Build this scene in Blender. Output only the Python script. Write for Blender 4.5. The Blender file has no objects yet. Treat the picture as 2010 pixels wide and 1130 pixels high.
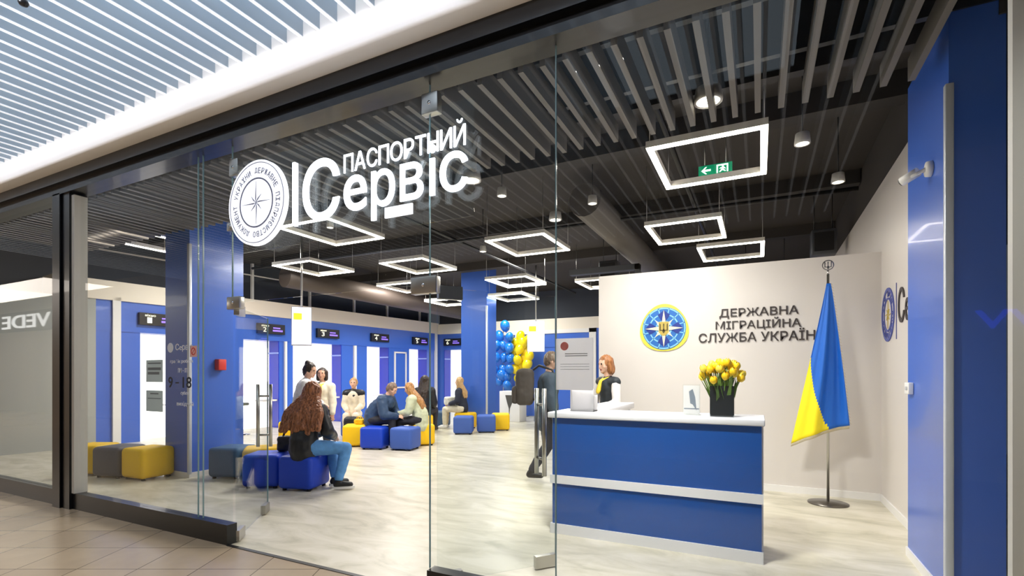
import bpy, bmesh, math, random
from mathutils import Vector, Matrix, noise
random.seed(7)
SC = bpy.context.scene
COL = SC.collection
R = math.radians

# ------------------------------------------------------------------ camera, world, exposure, large lights
cam_d = bpy.data.cameras.new('camera')
cam_d.sensor_width = 36.0
cam_d.lens = 36.0 * 980.0 / 2010.0
cam_d.shift_y = 168.0 / 2010.0
cam_d.clip_start = 0.05
cam_d.clip_end = 200
cam = bpy.data.objects.new('camera', cam_d)
COL.objects.link(cam)
YAW = math.atan2(485, 980)
cam.location = (0, 0, 1.45)
cam.rotation_euler = (R(90), 0, YAW)
SC.camera = cam

SC.view_settings.view_transform = 'Standard'
SC.view_settings.look = 'None'
SC.view_settings.gamma = 1.0
SC.view_settings.use_curve_mapping = False
SC.view_settings.exposure = 0.0

w = bpy.data.worlds.new('world')
SC.world = w
w.use_nodes = True
w.node_tree.nodes['Background'].inputs[0].default_value = (0.75, 0.82, 1.0, 1)
w.node_tree.nodes['Background'].inputs[1].default_value = 0.06


def area_light(name, loc, sx, sy, power, color, rot=(0, 0, 0)):
    d = bpy.data.lights.new(name, 'AREA')
    d.shape = 'RECTANGLE'
    d.size, d.size_y = sx, sy
    d.energy = power
    d.color = color
    o = bpy.data.objects.new(name, d)
    o.location = loc
    o.rotation_euler = rot
    COL.objects.link(o)
    return o


# lamp above the mall's slats, added fill lamps, and the shop pendants' light
area_light('mall_ceiling_lamp', (-4.2, 1.2, 4.42), 9, 2.4, 120, (0.74, 0.87, 1.0))
_l = area_light('mall_floor_fill', (-4.5, -0.4, 3.70), 10, 1.4, 145, (1.0, 0.93, 0.84))  # unseen lamp below the slats, added to light the mall floor
_l.data.spread = R(95)
_l = area_light('mall_end_wall_fill', (1.9, 1.8, 3.72), 0.4, 0.4, 26, (1.0, 0.96, 0.9))  # added to brighten the pale wall at the right end
_l.data.spread = R(115)
_l = area_light('bulkhead_fill', (-4.5, 1.3, 3.79), 11, 0.08, 17, (0.93, 0.94, 1.0), (R(90), 0, 0))  # unseen strip added to whiten the bulkhead
_l.data.spread = R(38)
_l = area_light('counter_front_fill', (-0.9, 3.1, 3.42), 0.5, 0.15, 48, (1.0, 0.97, 0.93), (R(32), 0, 0))  # added to light the counter front, no fixture of its own
_l.data.spread = R(100)
area_light('far_mall_fill', (-21, -0.8, 3.70), 12, 1.4, 380, (1.0, 0.90, 0.80))  # added to light the mall wall mirrored in the glass
for _x, _y, _z, _p in ((-9.4, 6.6, 4.1, 150), (-5.6, 6.4, 3.42, 115), (-1.2, 5.6, 3.42, 88), (-8.8, 10.9, 4.1, 150), (-4.6, 10.8, 4.1, 140), (-7.2, 13.9, 4.1, 120)):
    area_light('shop_ceiling_lamp', (_x, _y, _z), 1.0, 1.1, _p, (1.0, 0.96, 0.90))

# ------------------------------------------------------------------ materials
def lin(h):
    h = h.lstrip('#')
    out = []
    for i in (0, 2, 4):
        c = int(h[i:i + 2], 16) / 255
        out.append(c / 12.92 if c <= 0.04045 else ((c + 0.055) / 1.055) ** 2.4)
    return (*out, 1)


MATS = {}


def mat(name, col, rough=0.5, metal=0.0, emit=0.0, ecol=None, coat=0.0, noise_amt=0.0, noise_scale=8.0, stretch=(1, 1, 1), bump=0.0, spec=0.5):
    if name in MATS:
        return MATS[name]
    m = bpy.data.materials.new(name)
    m.use_nodes = True
    nt = m.node_tree
    b = nt.nodes['Principled BSDF']
    c = lin(col)
    b.inputs['Base Color'].default_value = c
    b.inputs['Roughness'].default_value = rough
    b.inputs['Metallic'].default_value = metal
    b.inputs['Coat Weight'].default_value = coat
    b.inputs['Coat Roughness'].default_value = 0.04
    b.inputs['Specular IOR Level'].default_value = spec
    if emit:
        b.inputs['Emission Color'].default_value = lin(ecol or col)
        b.inputs['Emission Strength'].default_value = emit
    if noise_amt or bump:
        tc = nt.nodes.new('ShaderNodeTexCoord')
        mp = nt.nodes.new('ShaderNodeMapping')
        mp.inputs['Scale'].default_value = stretch
        nz = nt.nodes.new('ShaderNodeTexNoise')
        nz.inputs['Scale'].default_value = noise_scale
        nz.inputs['Detail'].default_value = 5
        nt.links.new(tc.outputs['Object'], mp.inputs[0])
        nt.links.new(mp.outputs[0], nz.inputs['Vector'])
        if noise_amt:
            rp = nt.nodes.new('ShaderNodeValToRGB')
            rp.color_ramp.elements[0].position = 0.3
            rp.color_ramp.elements[1].position = 0.7
            rp.color_ramp.elements[0].color = tuple(x * (1 - noise_amt) for x in c[:3]) + (1,)
            rp.color_ramp.elements[1].color = tuple(min(1, x * (1 + noise_amt)) for x in c[:3]) + (1,)
            nt.links.new(nz.outputs[0], rp.inputs[0])
            nt.links.new(rp.outputs[0], b.inputs['Base Color'])
        if bump:
            bp = nt.nodes.new('ShaderNodeBump')
            bp.inputs['Strength'].default_value = bump
            bp.inputs['Distance'].default_value = 0.01
            nt.links.new(nz.outputs[0], bp.inputs['Height'])
            nt.links.new(bp.outputs[0], b.inputs['Normal'])
    MATS[name] = m
    return m


def glass_mat():
    m = bpy.data.materials.new('clear_glass')
    m.use_nodes = True
    nt = m.node_tree
    nt.nodes.clear()
    out = nt.nodes.new('ShaderNodeOutputMaterial')
    mix = nt.nodes.new('ShaderNodeMixShader')
    tr = nt.nodes.new('ShaderNodeBsdfTransparent')
    tr.inputs[0].default_value = (0.97, 0.985, 0.98, 1)
    gl = nt.nodes.new('ShaderNodeBsdfGlossy')
    gl.inputs['Roughness'].default_value = 0.0
    # Schlick reflectance from the angle between view and pane, the same from either side
    ge = nt.nodes.new('ShaderNodeNewGeometry')
    dp = nt.nodes.new('ShaderNodeVectorMath')
    dp.operation = 'DOT_PRODUCT'
    nt.links.new(ge.outputs['Incoming'], dp.inputs[0])
    nt.links.new(ge.outputs['Normal'], dp.inputs[1])

    def mth(op, a, b=None):
        n = nt.nodes.new('ShaderNodeMath')
        n.operation = op
        for i, q in enumerate((a, b)):
            if q is None: continue
            if isinstance(q, (int, float)): n.inputs[i].default_value = q
            else: nt.links.new(q, n.inputs[i])
        return n.outputs[0]
    ab = mth('ABSOLUTE', dp.outputs['Value'])
    f5 = mth('POWER', mth('SUBTRACT', 1.0, ab), 5.0)
    fr = mth('ADD', mth('MULTIPLY', f5, 0.62), 0.018)
    nt.links.new(fr, mix.inputs[0])
    nt.links.new(tr.outputs[0], mix.inputs[1])
    nt.links.new(gl.outputs[0], mix.inputs[2])
    nt.links.new(mix.outputs[0], out.inputs[0])
    MATS['glass'] = m
    return m


GLASS = glass_mat()


def shop_floor_mat():
    m = mat('shop_floor', '#d9d2c2', 0.32, spec=0.4)
    nt = m.node_tree
    b = nt.nodes['Principled BSDF']
    tc = nt.nodes.new('ShaderNodeTexCoord')
    mp = nt.nodes.new('ShaderNodeMapping')
    mp.inputs['Rotation'].default_value = (0, 0, R(20))
    mp.inputs['Scale'].default_value = (1, 2.6, 1)
    n1 = nt.nodes.new('ShaderNodeTexNoise')
    n1.inputs['Scale'].default_value = 1.6
    n1.inputs['Detail'].default_value = 8
    n1.inputs['Roughness'].default_value = 0.62
    n1.inputs['Distortion'].default_value = 0.8
    rp = nt.nodes.new('ShaderNodeValToRGB')
    e = rp.color_ramp.elements
    e[0].position, e[0].color = 0.30, lin('#b3ae98')
    e[1].position, e[1].color = 0.64, lin('#dfd8c8')
    x = e.new(0.47)
    x.color = lin('#cfc8b4')
    nt.links.new(tc.outputs['Object'], mp.inputs[0])
    nt.links.new(mp.outputs[0], n1.inputs['Vector'])
    nt.links.new(n1.outputs[0], rp.inputs[0])
    nt.links.new(rp.outputs[0], b.inputs['Base Color'])
    return m


def mall_floor_mat():
    m = mat('mall_floor', '#b5a48e', 0.22, spec=0.5)
    nt = m.node_tree
    b = nt.nodes['Principled BSDF']
    tc = nt.nodes.new('ShaderNodeTexCoord')
    mp = nt.nodes.new('ShaderNodeMapping')
    mp.inputs['Rotation'].default_value = (0, 0, -YAW)
    br = nt.nodes.new('ShaderNodeTexBrick')
    br.offset = 0.0
    br.inputs['Scale'].default_value = 1.0
    br.inputs['Mortar Size'].default_value = 0.004
    br.inputs['Mortar Smooth'].default_value = 0.1
    br.inputs['Brick Width'].default_value = 0.45
    br.inputs['Row Height'].default_value = 0.45
    br.inputs['Bias'].default_value = 0
    br.inputs['Color1'].default_value = lin('#bda98f')
    br.inputs['Color2'].default_value = lin('#ad9a83')
    br.inputs['Mortar'].default_value = lin('#6e604f')
    nz = nt.nodes.new('ShaderNodeTexNoise')
    nz.inputs['Scale'].default_value = 5
    nz.inputs['Detail'].default_value = 6
    mx = nt.nodes.new('ShaderNodeMix')
    mx.data_type = 'RGBA'
    mx.blend_type = 'MULTIPLY'
    mx.inputs[0].default_value = 0.25
    nt.links.new(tc.outputs['Object'], mp.inputs[0])
    nt.links.new(mp.outputs[0], br.inputs['Vector'])
    nt.links.new(mp.outputs[0], nz.inputs['Vector'])
    nt.links.new(br.outputs['Color'], mx.inputs[6])
    nt.links.new(nz.outputs[0], mx.inputs[7])
    nt.links.new(mx.outputs[2], b.inputs['Base Color'])
    return m


BLUE = mat('blue_panel', '#3f6acb', 0.25, coat=0.1)
BLUE_D = mat('blue_gloss_deep', '#154f9f', 0.10, coat=0.2)
BLUE_S = mat('blue_saturated', '#0626b0', 0.25)
WHITE = mat('white_paint', '#ece9e6', 0.55)
WALLW = mat('reception_wall', '#dcd5cf', 0.35, noise_amt=0.015, noise_scale=2)
CREAM = mat('cream_band', '#f0e6d6', 0.6)
GREYW = mat('grey_wall', '#a7aaa6', 0.5)
TRIMW = mat('white_metal_trim', '#d6dbe6', 0.3, metal=0.2)
BLACK = mat('black_frame', '#0d0e12', 0.3, coat=0.2)
DARK = mat('dark_ceiling', '#332e2b', 0.8, noise_amt=0.1, noise_scale=1.2)
DARKB = mat('dark_upper_wall', '#3b424e', 0.7, noise_amt=0.1, noise_scale=2)
BAFF = mat('grey_baffle', '#6a6560', 0.6)
FIN = mat('white_louvre', '#b9c6d2', 0.45)
STEEL = mat('brushed_steel', '#b9b7b2', 0.28, metal=1.0)
CHROME = mat('chrome', '#d5d5d8', 0.12, metal=1.0)
BLACKP = mat('black_plastic', '#141417', 0.35)
YELLOW = mat('yellow_fabric', '#fccb02', 0.6, bump=0.15, noise_scale=60)
BLUEF = mat('blue_fabric', '#0e40c4', 0.5, bump=0.15, noise_scale=60)
BLUEM = mat('slate_blue_fabric', '#3d5fb4', 0.55, bump=0.15, noise_scale=60)
GREYF = mat('charcoal_fabric', '#55565f', 0.6, bump=0.15, noise_scale=60)
TEALF = mat('petrol_blue_fabric', '#3c5c80', 0.6, bump=0.15, noise_scale=60)


def paper_mat(name, col):
    m = mat(name, col, 0.7)
    nt = m.node_tree
    out = [n for n in nt.nodes if n.type == 'OUTPUT_MATERIAL'][0]
    tl = nt.nodes.new('ShaderNodeBsdfTranslucent')
    tl.inputs[0].default_value = lin(col)
    mx = nt.nodes.new('ShaderNodeMixShader')
    mx.inputs[0].default_value = 0.8
    nt.links.new(nt.nodes['Principled BSDF'].outputs[0], mx.inputs[1])
    nt.links.new(tl.outputs[0], mx.inputs[2])
    nt.links.new(mx.outputs[0], out.inputs[0])
    return m


PAPER = paper_mat('paper', '#f0eff0')
LED = mat('led_strip', '#fff6ea', 0.5, emit=17, ecol='#fff4e6')
SIGNW = mat('lit_sign_face', '#ffffff', 0.5, emit=4.5, ecol='#eaf2ff')
SIGNR = mat('lit_roundel_face', '#ffffff', 0.5, emit=1.0, ecol='#f0f4ff')
BACKGLOW = mat('glow_back_wall', '#ffffff', 0.5, emit=1.15, ecol='#fff8ee')  # glow put into the booths' white back wall so it reads brightly lit

# ------------------------------------------------------------------ mesh helpers
ORG = {}


class MB:
    def __init__(s):
        s.v, s.f, s.mi, s.sm = [], [], [], []
        s.cur = 0
        s.smooth = False

    def add(s, vs, fs, smooth=None):
        n = len(s.v)
        s.v += [Vector(v) for v in vs]
        for f in fs:
            s.f.append([i + n for i in f])
            s.mi.append(s.cur)
            s.sm.append(s.smooth if smooth is None else smooth)
        return s

    def box(s, x0, x1, y0, y1, z0, z1):
        vs = [(x, y, z) for z in (z0, z1) for y in (y0, y1) for x in (x0, x1)]
        return s.add(vs, [(0, 2, 3, 1), (4, 5, 7, 6), (0, 1, 5, 4), (2, 6, 7, 3), (0, 4, 6, 2), (1, 3, 7, 5)])

    def obox(s, c, ax, ay, az, hx, hy, hz):
        c, ax, ay, az = map(Vector, (c, ax, ay, az))
        vs = [c + ax * (hx * i) + ay * (hy * j) + az * (hz * k) for k in (-1, 1) for j in (-1, 1) for i in (-1, 1)]
        return s.add(vs, [(0, 2, 3, 1), (4, 5, 7, 6), (0, 1, 5, 4), (2, 6, 7, 3), (0, 4, 6, 2), (1, 3, 7, 5)])

    def bevbox(s, x0, x1, y0, y1, z0, z1, bev, seg=3, smooth=True):
        bm = bmesh.new()
        bmesh.ops.create_cube(bm, size=1)
        for v in bm.verts:
            v.co = Vector(((x0 + x1) / 2 + v.co.x * (x1 - x0), (y0 + y1) / 2 + v.co.y * (y1 - y0), (z0 + z1) / 2 + v.co.z * (z1 - z0)))
        bmesh.ops.bevel(bm, geom=bm.edges[:], offset=bev, segments=seg, profile=0.5, affect='EDGES')
        return s.frombm(bm, smooth)

    def frombm(s, bm, smooth=True):
        bm.verts.index_update()
        vs = [v.co.copy() for v in bm.verts]
        fs = [[v.index for v in f.verts] for f in bm.faces]
        bm.free()
        return s.add(vs, fs, smooth)

    def tube(s, pts, r, n=10, caps=True, smooth=True):
        pts = [Vector(p) for p in pts]
        rs = r if isinstance(r, (list, tuple)) else [r] * len(pts)
        vs, fs = [], []
        ref = None
        for i, p in enumerate(pts):
            a = pts[max(i - 1, 0)]
            b = pts[min(i + 1, len(pts) - 1)]
            t = (b - a).normalized()
            if ref is None:
                ref = t.orthogonal().normalized()
            u = (ref - t * ref.dot(t))
            u = u.normalized() if u.length > 1e-6 else t.orthogonal().normalized()
            ref = u
            v = t.cross(u)
            for k in range(n):
                a2 = 2 * math.pi * k / n
                vs.append(p + (u * math.cos(a2) + v * math.sin(a2)) * rs[i])
        for i in range(len(pts) - 1):
            for k in range(n):
                fs.append((i * n + k, i * n + (k + 1) % n, (i + 1) * n + (k + 1) % n, (i + 1) * n + k))
        s.add(vs, fs, smooth)
        if caps:
            m = len(s.v) - len(vs)
            s.f.append([m + k for k in range(n)][::-1]); s.mi.append(s.cur); s.sm.append(False)
            e = m + (len(pts) - 1) * n
            s.f.append([e + k for k in range(n)]); s.mi.append(s.cur); s.sm.append(False)
        return s

    def lathe(s, prof, c=(0, 0, 0), n=24, axis='Z', smooth=True):
        c = Vector(c)
        vs, fs = [], []
        for r, z in prof:
            for k in range(n):
                a = 2 * math.pi * k / n
                x, y = r * math.cos(a), r * math.sin(a)
                vs.append(c + (Vector((x, y, z)) if axis == 'Z' else Vector((x, z, y)) if axis == 'Y' else Vector((z, x, y))))
        for i in range(len(prof) - 1):
            for k in range(n):
                q = (i * n + k, i * n + (k + 1) % n, (i + 1) * n + (k + 1) % n, (i + 1) * n + k)
                fs.append(q if axis == 'Z' else q[::-1] if axis == 'Y' else q)
        return s.add(vs, fs, smooth)

    def sphere(s, c, r, sub=2, sc=(1, 1, 1), rot=None):
        bm = bmesh.new()
        bmesh.ops.create_icosphere(bm, subdivisions=sub, radius=1)
        for v in bm.verts:
            p = Vector((v.co.x * sc[0] * r, v.co.y * sc[1] * r, v.co.z * sc[2] * r))
            if rot:
                p = rot @ p
            v.co = p + Vector(c)
        return s.frombm(bm, True)

    def cone(s, p0, r0, p1, r1, n=14):
        """a rounded, tapering limb segment"""
        p0, p1 = Vector(p0), Vector(p1)
        s.tube([p0, p0.lerp(p1, .5), p1], [r0, (r0 + r1) / 2, r1], n=n)
        s.sphere(p0, r0 * .995, 2)
        s.sphere(p1, r1 * .995, 2)
        return s

    def prism(s, poly, o, xd, zd, nd, t, smooth=False):
        """poly of 2-D points in the plane (o; xd, zd), thickened by t along nd"""
        o, xd, zd, nd = map(Vector, (o, xd, zd, nd))
        n = len(poly)
        a = [o + xd * x + zd * z for x, z in poly]
        b = [p + nd * t for p in a]
        fs = [list(range(n)), list(range(2 * n - 1, n - 1, -1))]
        for i in range(n):
            j = (i + 1) % n
            fs.append((i, i + n, j + n, j))
        return s.add(a + b, fs, smooth)


def setp(o, label=None, cat=None, group=None, kind=None):
    if label: o['label'] = label
    if cat: o['category'] = cat
    if group: o['group'] = group
    if kind: o['kind'] = kind
    return o


def thing(name, loc, label=None, cat=None, group=None, kind=None, rotz=0):
    o = bpy.data.objects.new(name, None)
    o.empty_display_size = 0.1
    o.location = loc
    o.rotation_euler = (0, 0, rotz)
    COL.objects.link(o)
    ORG[o.name] = (Vector(loc), rotz)
    return setp(o, label, cat, group, kind)


def mesh_from(mb, name, mats, fix=True):
    me = bpy.data.meshes.new(name)
    me.from_pydata([tuple(v) for v in mb.v], [], mb.f)
    for m in (mats if isinstance(mats, (list, tuple)) else [mats]):
        me.materials.append(m)
    me.polygons.foreach_set('material_index', mb.mi)
    me.polygons.foreach_set('use_smooth', mb.sm)
    if fix:
        bm = bmesh.new()
        bm.from_mesh(me)
        bmesh.ops.recalc_face_normals(bm, faces=bm.faces[:])
        bm.to_mesh(me)
        bm.free()
    me.update()
    return me


def obj(name, mb, mats, parent=None, label=None, cat=None, group=None, kind=None, local=False):
    """ONE mesh object. Vertices come in world coordinates unless local=True; a child is stored relative to its thing."""
    me = mesh_from(mb, name, mats) if isinstance(mb, MB) else mb
    o = bpy.data.objects.new(name, me)
    COL.objects.link(o)
    if parent is None:
        if not local:
            lo = Vector((min(v.co[i] for v in me.vertices) for i in range(3)))
            hi = Vector((max(v.co[i] for v in me.vertices) for i in range(3)))
            org = Vector(((lo.x + hi.x) / 2, (lo.y + hi.y) / 2, lo.z))
            me.transform(Matrix.Translation(-org))
            o.location = org
            ORG[o.name] = (org, 0)
        else:
            ORG[o.name] = (Vector((0, 0, 0)), 0)
    else:
        o.parent = parent
        org, rz = ORG[parent.name]
        ORG[o.name] = (org, rz)
        if not local:
            me.transform(Matrix.Rotation(-rz, 4, 'Z') @ Matrix.Translation(-org))
    return setp(o, label, cat, group, kind)


def copy_tree(o, parent=None):
    c = o.copy()
    COL.objects.link(c)
    if parent: c.parent = parent
    for ch in list(o.children):
        copy_tree(ch, c)
    return c


X, Y, Z = Vector((1, 0, 0)), Vector((0, 1, 0)), Vector((0, 0, 1))


def text_mb(body, o, xd, zd, nd, width, height, thick=0.01, bold=0.0, mb=None):
    """lettering as geometry, fitted to width x height, lower-left corner at o"""
    cu = bpy.data.curves.new('lettering', 'FONT')
    cu.body = body.replace('\u0435', 'e')
    cu.size = 1
    cu.offset = bold
    cu.resolution_u = 6
    to = bpy.data.objects.new('lettering', cu)
    COL.objects.link(to)
    bpy.context.view_layer.update()
    me = bpy.data.meshes.new_from_object(to.evaluated_get(bpy.context.evaluated_depsgraph_get()))
    bpy.data.objects.remove(to)
    xs = [v.co.x for v in me.vertices]
    ys = [v.co.y for v in me.vertices]
    x0, x1, y0, y1 = min(xs), max(xs), min(ys), max(ys)
    sx = width / (x1 - x0)
    sz = height / (y1 - y0)
    o, xd, zd, nd = map(Vector, (o, xd, zd, nd))
    bm = bmesh.new()
    bm.from_mesh(me)
    bpy.data.meshes.remove(me)
    bmesh.ops.remove_doubles(bm, verts=bm.verts[:], dist=1e-5)
    for v in bm.verts:
        v.co = o + xd * ((v.co.x - x0) * sx) + zd * ((v.co.y - y0) * sz)
    r = bmesh.ops.extrude_face_region(bm, geom=bm.faces[:])
    for g in r['geom']:
        if isinstance(g, bmesh.types.BMVert):
            g.co += nd * thick
    mb = mb or MB()
    return mb.frombm(bm, False)


def circ(cx, cz, r, n=48, a0=0, a1=2 * math.pi):
    return [(cx + r * math.cos(a0 + (a1 - a0) * i / n), cz + r * math.sin(a0 + (a1 - a0) * i / n)) for i in range(n)]


def ring_prism(mb, cx, cz, r0, r1, o, xd, zd, nd, t, n=48):
    o, xd, zd, nd = map(Vector, (o, xd, zd, nd))
    vs, fs = [], []
    for i in range(n):
        a = 2 * math.pi * i / n
        for r in (r0, r1):
            for k in (0, t):
                vs.append(o + xd * (cx + r * math.cos(a)) + zd * (cz + r * math.sin(a)) + nd * k)
    for i in range(n):
        j = (i + 1) % n
        b, c = i * 4, j * 4
        fs += [(b, b + 2, c + 2, c), (b + 1, c + 1, c + 3, b + 3), (b, c, c + 1, b + 1), (b + 2, b + 3, c + 3, c + 2)]
    return mb.add(vs, fs, False)


# ------------------------------------------------------------------ setting: floors, ceilings, walls
GY = 2.75      # plane of the shop glass
obj('floor_mall', MB().box(-34, 8, -3.3, 2.72, -0.2, 0.0), mall_floor_mat(), kind='structure')
obj('floor', MB().box(-13.5, 4, 2.72, 17, -0.2, 0.0), shop_floor_mat(), kind='structure')
obj('trim_1', MB().box(-4.02, -1.97, 2.70, 2.735, -0.01, 0.004), BLACKP, kind='structure')
obj('ceiling_mall', MB().box(-34, 8, -3.3, 2.6, 4.5, 4.7), mat('mall_slab', '#7d8894', .7), kind='structure')
obj('ceiling', MB().box(-14, 5, 2.9, 17, 4.35, 4.6), DARK, kind='structure')

# white bulkhead and black header above the shop front
obj('trim_2', MB().bevbox(-30, 6, 2.50, 2.95, 3.61, 4.5, 0.02, 2), WHITE, kind='structure')
hd = MB().box(-14, 5, 2.64, 2.90, 3.50, 3.61).box(-14, 5, 2.70, 2.92, 3.44, 3.50).box(-14, 5, 2.66, 2.84, 3.385, 3.44)
obj('trim_3', hd, BLACK, kind='structure')

# left wall: direction of the counter row
A0 = Vector((-11.94, 5.0, 0))
AD = Vector((1.04, 10.6, 0)).normalized()
AN = Vector((AD.y, -AD.x, 0))            # into the room


def wl(yv):                               # distance along the wall for a given depth
    return (yv - 5.0) / AD.y


def wbox(mb, y0, y1, d0, d1, z0, z1):
    """box along the left wall; d is measured into the room from the wall face"""
    a, b = wl(y0), wl(y1)
    c = A0 + AD * ((a + b) / 2) + AN * ((d0 + d1) / 2) + Z * ((z0 + z1) / 2)
    return mb.obox(c, AD, AN, Z, abs(b - a) / 2, abs(d1 - d0) / 2, abs(z1 - z0) / 2)


wall_l = thing('wall_left', (-11.5, 9, 0), kind='structure')
OPEN = [(6.03, 7.05), (8.0, 9.22), (9.63, 11.25), (12.24, 13.18), (14.15, 15.07)]
obj('upper_wall', wbox(MB(), 2.7, 15.75, -0.75, -0.55, 0, 4.4), DARKB, wall_l)
obj('cream_band', wbox(MB(), 4.6, 15.66, -0.5, 0.06, 2.95, 3.34), CREAM, wall_l)
obj('grey_panel', wbox(MB(), 2.75, 5.26, -0.5, 0.03, 0, 2.95), GREYW, wall_l)
obj('fascia', wbox(MB(), 5.68, 15.66, -0.5, 0.02, 2.32, 2.95), BLUE, wall_l)
prev = 5.26
for a, b in OPEN:
    obj('blue_panel', wbox(MB(), prev, a, -0.5, 0.0, 0, 2.32), BLUE, wall_l)
    prev = b
obj('blue_panel', wbox(MB(), prev, 15.66, -0.5, 0.0, 0, 2.32), BLUE, wall_l)
obj('blue_panel', wbox(MB(), 5.26, 5.68, -0.5, 0.01, 2.32, 2.95), BLUE, wall_l)
for a, b, z1 in ((5.53, 5.67, 3.02), (11.69, 11.78, 2.32), (15.48, 15.6, 2.95), (9.36, 9.42, 2.32)):
    obj('pilaster', wbox(MB(), a, b, 0.0, 0.06, 0, z1), WHITE, wall_l)
# bright white rim of the glazed panel between the last two booths
fr = MB()
for a, b, z0, z1 in ((13.42, 13.48, 0.95, 2.2), (13.95, 14.0, 0.95, 2.2), (13.42, 14.0, 0.95, 1.0), (13.42, 14.0, 2.15, 2.2)):
    wbox(fr, a, b, 0.0, 0.03, z0, z1)
obj('panel_rim', fr, WHITE, wall_l)

# back wall behind the balloons
BY = 15.7
wall_b = thing('wall_back', (-5, BY, 0), kind='structure')
obj('upper_wall', MB().box(-11.2, 2, BY + 0.55, BY + 0.75, 0, 4.4), DARKB, wall_b)
obj('cream_band', MB().box(-10.9, 1.25, BY - 0.05, BY + 0.5, 2.93, 3.3), CREAM, wall_b)
obj('fascia', MB().box(-10.9, 1.25, BY - 0.02, BY + 0.5, 2.34, 2.93), BLUE, wall_b)
obj('blue_panel', MB().box(-11.1, -10.62, BY, BY + 0.5, 0, 2.34), BLUE, wall_b)
obj('blue_panel', MB().box(-9.3, 1.25, BY, BY + 0.5, 0, 2.34), BLUE, wall_b)
obj('pilaster', MB().box(-4.95, -4.72, BY - 0.06, BY, 0, 2.95), WHITE, wall_b)
obj('rail', MB().box(-8.6, -4.72, BY - 0.06, BY - 0.021, 2.80, 2.93), WHITE, wall_b)
obj('pilaster', MB().box(-7.62, -7.5, BY - 0.06, BY, 0, 2.8), WHITE, wall_b)

# rail posts standing on the cream band (open void above the booths)
rl = thing('railing', (-11.2, 10, 3.34), 'thin white railing running along the top of the cream band over the booths', 'railing')
for yv in (8.6, 10.3, 11.9, 13.3, 14.9):
    m = MB()
    p = A0 + AD * wl(yv) - AN * 0.2
    m.box(p.x - .03, p.x + .03, p.y - .03, p.y + .03, 3.34, 4.3)
    obj('post', m, WHITE, rl)
m = MB()
p0, p1 = A0 + AD * wl(5.2) - AN * .2, A0 + AD * wl(15.5) - AN * .2
m.tube([p0 + Z * 4.0, p1 + Z * 4.0], 0.02, 6)
obj('handrail', m, WHITE, rl)

# reception wall, right wall, wall beside the column
obj('wall_reception', MB().box(-2.06, 1.25, 6.97, 7.12, 0, 2.84), WALLW, kind='structure')
obj('baseboard_reception', MB().box(-2.05, 1.235, 6.952, 6.97, 0, 0.08), WHITE, kind='structure')
obj('wall_right', MB().box(1.25, 1.45, 4.6, 16.3, 0, 3.62), WALLW, kind='structure')
obj('baseboard_right', MB().box(1.235, 1.25, 4.98, 6.95, 0, 0.08), WHITE, kind='structure')
obj('wall_upper_right', MB().box(1.30, 1.6, 4.0, 16.3, 3.62, 4.4), DARK, kind='structure')
obj('wall_front_right', MB().box(.945, 4.0, 2.785, 2.83, 0, 3.38), mat('pale_grey_wall', '#e6e3de', 0.5), kind='structure')
# mall side opposite the shop (seen only in the glass)
obj('wall_mall', MB().box(-34, 8, -3.6, -3.3, 0, 4.6), mat('mall_wall', '#bfb2a4', 0.5, noise_amt=0.2, noise_scale=0.5, stretch=(1, 1, 0.1)), kind='structure')
obj('wall_mall_far', MB().box(-34.2, -34, -3.6, 2.8, 0, 4.6), mat('mall_wall', ''), kind='structure')
obj('wall_facade_far', MB().box(-34, -13, 2.7, 2.9, 0, 4.5), mat('mall_wall', ''), kind='structure')

# ------------------------------------------------------------------ slatted ceilings
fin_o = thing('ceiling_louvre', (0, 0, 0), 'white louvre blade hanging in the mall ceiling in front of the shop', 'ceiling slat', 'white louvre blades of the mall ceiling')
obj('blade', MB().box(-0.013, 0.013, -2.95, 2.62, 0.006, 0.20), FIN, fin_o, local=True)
obj('glow_edge', MB().box(-0.013, 0.013, -2.95, 2.62, 0, 0.006), mat('louvre_glow_edge', '#f4f8ff', .4, emit=.55), fin_o, local=True)  # emission added so the blade's lower edge reads bright
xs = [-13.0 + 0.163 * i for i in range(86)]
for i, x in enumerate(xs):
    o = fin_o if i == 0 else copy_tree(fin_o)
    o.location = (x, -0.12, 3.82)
baf = MB().box(-0.020, 0.020, 0, 1.27, 0, 0.15)
baf_o = obj('ceiling_baffle', baf, BAFF, None, 'dark grey baffle blade hung behind the shop glass', 'ceiling slat', 'grey baffles hung inside the shop front', local=True)
xs = [-9.9 + 0.157 * i for i in range(70)]
for i, x in enumerate(xs):
    o = baf_o if i == 0 else copy_tree(baf_o)
    o.location = (x, 3.0, 3.45)
# carriers of the baffles
for i, yv in enumerate((3.35, 4.0)):
    obj('trim_%d' % (4 + i), MB().box(-10, 1.3, yv, yv + 0.05, 3.71, 3.76), BLACKP, kind='structure')
obj('trim_6', MB().box(-11, 1.3, 4.27, 4.36, 3.70, 4.35), mat('brown_beam', '#2e2a28', 0.8), kind='structure')

# ------------------------------------------------------------------ glass front
def pane(name, x0, x1, z0, z1, y=GY):
    return obj(name, MB().box(x0, x1, y, y + 0.012, z0, z1), GLASS, kind='structure')


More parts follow.
